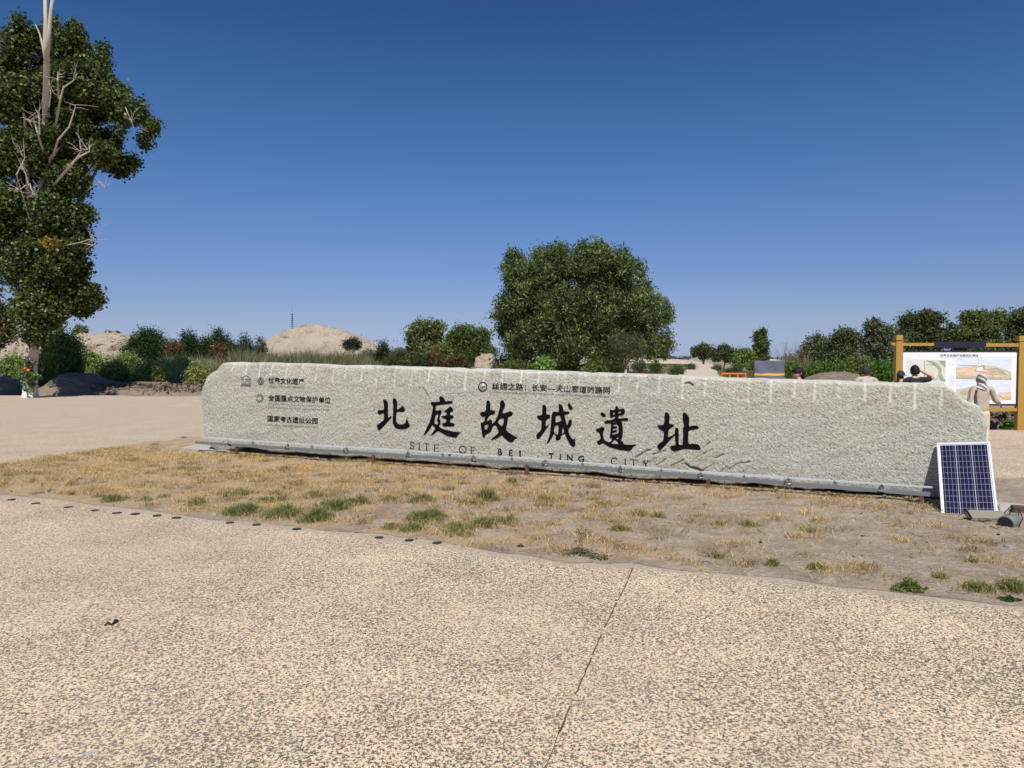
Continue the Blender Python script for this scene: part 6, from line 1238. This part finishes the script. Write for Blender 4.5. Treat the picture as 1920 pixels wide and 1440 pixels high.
    nV = len(V); V += list(HW(hv)); F += [tuple(i + nV for i in f) for f in hf]
    for sx_ in (-1, 1):   # ears
        tv, tf = tube([(sx_ * .068, -.008, .02), (sx_ * .084, -.016, .014), (sx_ * .084, -.014, -.012), (sx_ * .068, -.004, -.026)], [.010, .014, .013, .008], 6); nV = len(V); V += list(HW(tv)); F += [tuple(i + nV for i in f) for f in tf]
    M('body', V, F, SKIN, P, smooth=True, origin=o0)
    mb = MB()
    for sx_ in (-1, 1): tv, tf = tube([(sx_ * .031, .076, .008), (sx_ * .031, .085, .008)], [.011, .007], 8); mb.add(HW(tv), tf); tv, tf = tube([(sx_ * .045, .078, .026), (sx_ * .03, .089, .031), (sx_ * .016, .09, .027)], .004, 4); mb.add(HW(tv), tf)
    mb.go('eyes', BLACKP, P, origin=o0); mb = MB(); tv, tf = tube([(-.022, .085, -.058), (0, .094, -.060), (.022, .085, -.058)], [.003, .006, .003], 6); mb.add(HW(tv), tf); mb.go('mouth', plain('lips', (.36, .10, .08), .5), P, origin=o0)
    # clothes
    g_ = .014
    JS = {'pel': ((0, 0, .90 if sleeves == 'short' else .82), (.158 * slim, .13)), 'wai': ((0, 0, 1.08), (.145 * slim, .115)), 'che': ((0, lean * .2, 1.27), (.155 * slim, .118)), 'nb': ((0, lean * .3, 1.425), (.075, .066))}
    ES = [('pel', 'wai'), ('wai', 'che'), ('che', 'nb')]
    for nm in 'lr':
        sh, el, wr = arms[nm]; JS[nm + 'sh'] = (tuple(sh), .068); JS[nm + 'ua'] = (tuple(sh + (el - sh) * (.5 if sleeves == 'short' else .5)), .064); ES += [('nb', nm + 'sh'), (nm + 'sh', nm + 'ua')]
        if sleeves == 'short': JS[nm + 'e'] = (tuple(sh + (el - sh) * .72), .062); ES += [(nm + 'ua', nm + 'e')]
        else: JS[nm + 'el'] = (tuple(el), .056); JS[nm + 'w'] = (tuple(el + (wr - el) * .9), .044); ES += [(nm + 'ua', nm + 'el'), (nm + 'el', nm + 'w')]
    V, F = skin_mesh(JS, ES, 'pel'); M('shirt' if sleeves == 'short' else 'jacket', W(V), F, shirt, P, smooth=True, origin=o0)
    JT = {'pel': ((0, 0, 1.0), (.148, .115)), 'cr': ((0, 0, .88), (.13, .10))}; ET = [('pel', 'cr')]
    for sd, nm in ((-1, 'l'), (1, 'r')):
        JT[nm + 'hp'] = ((sd * .088, 0, .80), .098); JT[nm + 'kn'] = ((sd * .096, .012, .48), .075); JT[nm + 'an'] = ((sd * .10, -.01, .10), .062); ET += [('cr', nm + 'hp'), (nm + 'hp', nm + 'kn'), (nm + 'kn', nm + 'an')]
    V, F = skin_mesh(JT, ET, 'pel'); M('trousers', W(V), F, trousers, P, smooth=True, origin=o0)
    for sd in (-1, 1):
        V, F = tube([(sd * .10, -.07, .045), (sd * .10, -.02, .055), (sd * .108, .06, .045), (sd * .115, .16, .035), (sd * .118, .195, .03)], [.035, .046, .044, .038, .02], 10); V = np.array(V); V[:, 2] = np.maximum(V[:, 2], .002); M('shoe', W(V), F, shoe, P, smooth=True, origin=o0)
    hm = hairmat or HAIRB
    hv, hf = head_shape(1.10, face=False); hv[:, 1] -= .006; cen = np.array([hv[list(f)].mean(0) for f in hf])
    rg_ = np.random.default_rng(int(px)); hv += rg_.normal(size=hv.shape) * .0032
    if hair in ('short', 'bangs'):
        keep = (cen[:, 2] > (.045 if hair == 'short' else .022)) | ((cen[:, 1] < -.012) & (cen[:, 2] > -.055)) | ((np.abs(cen[:, 0]) > .06) & (cen[:, 1] < .03) & (cen[:, 2] > .0) & (cen[:, 1] < .01))
        o = M('hair', HW(hv), [f for f, k in zip(hf, keep) if k], hm, P, smooth=True, origin=o0); md = o.modifiers.new('t', 'SOLIDIFY'); md.thickness = .012
    if hair == 'bangs':
        V, F = tube([(0, -.085, .06), (0, -.125, .045), (0, -.135, -.0), (0, -.125, -.07), (0, -.11, -.14)], [.02, .032, .04, .035, .012], 10); M('ponytail', HW(V), F, hm, P, smooth=True, origin=o0)
        mb = MB()
        for k in range(9): x = -.05 + .0125 * k; tv, tf = tube([(x, .05, .095), (x * 1.1, .092, .062), (x * 1.12, .096, .024 + .006 * (k % 2))], [.012, .011, .005], 6); mb.add(HW(tv), tf)
        mb.go('fringe', hm, P, smooth=True, origin=o0)
    if hair == 'cap':
        keep = (cen[:, 2] > .02) | ((cen[:, 1] < -.02) & (cen[:, 2] > .0)); hv2, _ = head_shape(1.17, face=False)
        o = M('cap', HW(hv2 + np.array((0, -.002, .006))), [f for f, k in zip(hf, keep) if k], extra, P, smooth=True, origin=o0); o.modifiers.new('t', 'SOLIDIFY').thickness = .006
        n = 12; V = []
        for zo in (0, .006):
            for i in range(n + 1):
                t = -1 + 2 * i / n
                V += [(t * .078, .06 * math.sqrt(max(0, 1 - t * t * .9)) + .03, .035 + zo), (t * .07, .06 * math.sqrt(max(0, 1 - t * t * .9)) + .035 + .085 * math.sqrt(max(0, 1 - t * t * .8)), .012 + zo - .02 * abs(t) ** 2)]
        m_ = 2 * (n + 1); F = [(2 * i, 2 * i + 1, 2 * i + 3, 2 * i + 2) for i in range(n)] + [(m_ + 2 * i, m_ + 2 * i + 2, m_ + 2 * i + 3, m_ + 2 * i + 1) for i in range(n)] + [(2 * i + 1, m_ + 2 * i + 1, m_ + 2 * i + 3, 2 * i + 3) for i in range(n)]
        M('brim', HW(V), F, extra, P, origin=o0)
        keep = (cen[:, 1] < .0) & (cen[:, 2] > -.06) & (cen[:, 2] < .03); M('hair', HW(hv), [f for f, k in zip(hf, keep) if k], hm, P, smooth=True, origin=o0)
        V, F = tube([(0, -.09, -.01), (0, -.115, -.04), (0, -.11, -.12), (0, -.10, -.19)], [.02, .034, .03, .01], 8); M('ponytail', HW(V), F, hm, P, smooth=True, origin=o0)
    if hair == 'wrap':
        hv2, hf2 = head_shape(1.22, face=False); cen = np.array([hv2[list(f)].mean(0) for f in hf2]); keep = (cen[:, 1] < .05) | (cen[:, 2] > .055)
        o = M('head_wrap', HW(hv2 + np.array((0, -.004, .004))), [f for f, k in zip(hf2, keep) if k], extra, P, smooth=True, origin=o0); o.modifiers.new('t', 'SOLIDIFY').thickness = .006
        V, F = tube([(0, -.02, -.07), (0, -.03, -.11), (-.01, -.035, -.16), (-.03, -.045, -.21)], [.085, .10, .125, .14], 16, cap=False); V = np.array(V); V[:, 1] = V[:, 1] * .75 - .01; M('wrap_drape', HW(V), F, extra, P, smooth=True, origin=o0)
    return P
def cloth(name, c, rough=.85):
    m, nt, b = new_mat(name); co = objco(nt); nt.links.new(mix(nt, noise(nt, co, 5., 4.), tuple(x * .85 for x in c), tuple(min(1, x * 1.12) for x in c)), b.inputs['Base Color']); b.inputs['Roughness'].default_value = rough
    mp = N(nt, 'ShaderNodeMapping'); mp.inputs['Scale'].default_value = (1, 1, .3); nt.links.new(co, mp.inputs[0]); bump(nt, b, noise(nt, mp.outputs[0], 9., 2.), .07, .9); return m
stripes, nt_, b_ = new_mat('grey_striped_scarf'); sx = N(nt_, 'ShaderNodeSeparateXYZ'); nt_.links.new(objco(nt_), sx.inputs[0])
wv_ = mth(nt_, 'SINE', mth(nt_, 'ADD', mth(nt_, 'MULTIPLY', sx.outputs[2], 62.), mth(nt_, 'MULTIPLY', sx.outputs[0], 45.)))
nt_.links.new(mix(nt_, mth(nt_, 'GREATER_THAN', wv_, .25), (.16, .15, .15), (.58, .57, .56)), b_.inputs['Base Color']); b_.inputs['Roughness'].default_value = .9
person(1499, 690, 14.4, 1.675, 78, 52 - 28, 'woman with black fringe and ponytail behind the stone, face turned to the left', cloth('dark_top', (.05, .05, .06)), cloth('blue_jeans', (.06, .08, .13)), hair='bangs')
person(1624.5, 687, 15.6, 1.695, -6, 0, 'man in pale grey polo shirt seen from behind, hands down', cloth('pale_grey_shirt', (.44, .42, .36)), cloth('dark_trousers', (.05, .05, .06)), hair='short', hairmat=plain('greying_hair', (.028, .024, .022), .8, 0, .5, 60), slim=1.12)
person(1688.5, 697, 16.4, 1.565, -50, -14, 'person in dark peaked cap and grey shirt beside the black-shirted man', cloth('grey_shirt', (.20, .20, .22)), cloth('black_trousers', (.03, .03, .03)), hair='cap', extra=cloth('navy_cap', (.025, .025, .05)))
person(1716.5, 686.5, 15.2, 1.705, -5, 0, 'man in black T-shirt seen from behind, right hand raised to his forehead', cloth('black_tshirt', (.012, .012, .013)), cloth('grey_trousers', (.08, .08, .09)), hair='short', armR=((.40, .05, 1.45), (.17, .14, 1.60)), slim=1.12)
person(1841.5, 703, 13.9, 1.545, -8, -6, 'person with grey striped headscarf, beige jacket and cream trousers pointing at the board', cloth('beige_jacket', (.46, .39, .30)), cloth('cream_trousers', (.66, .60, .42)), sleeves='long', hair='wrap', extra=stripes, armR=((.31, .06, 1.14), (.47, .24, 1.10)), armL=((-.27, -.05, 1.10), (-.31, .0, .84)), shoe=plain('pale_shoe', (.4, .38, .34)), slim=1.08)
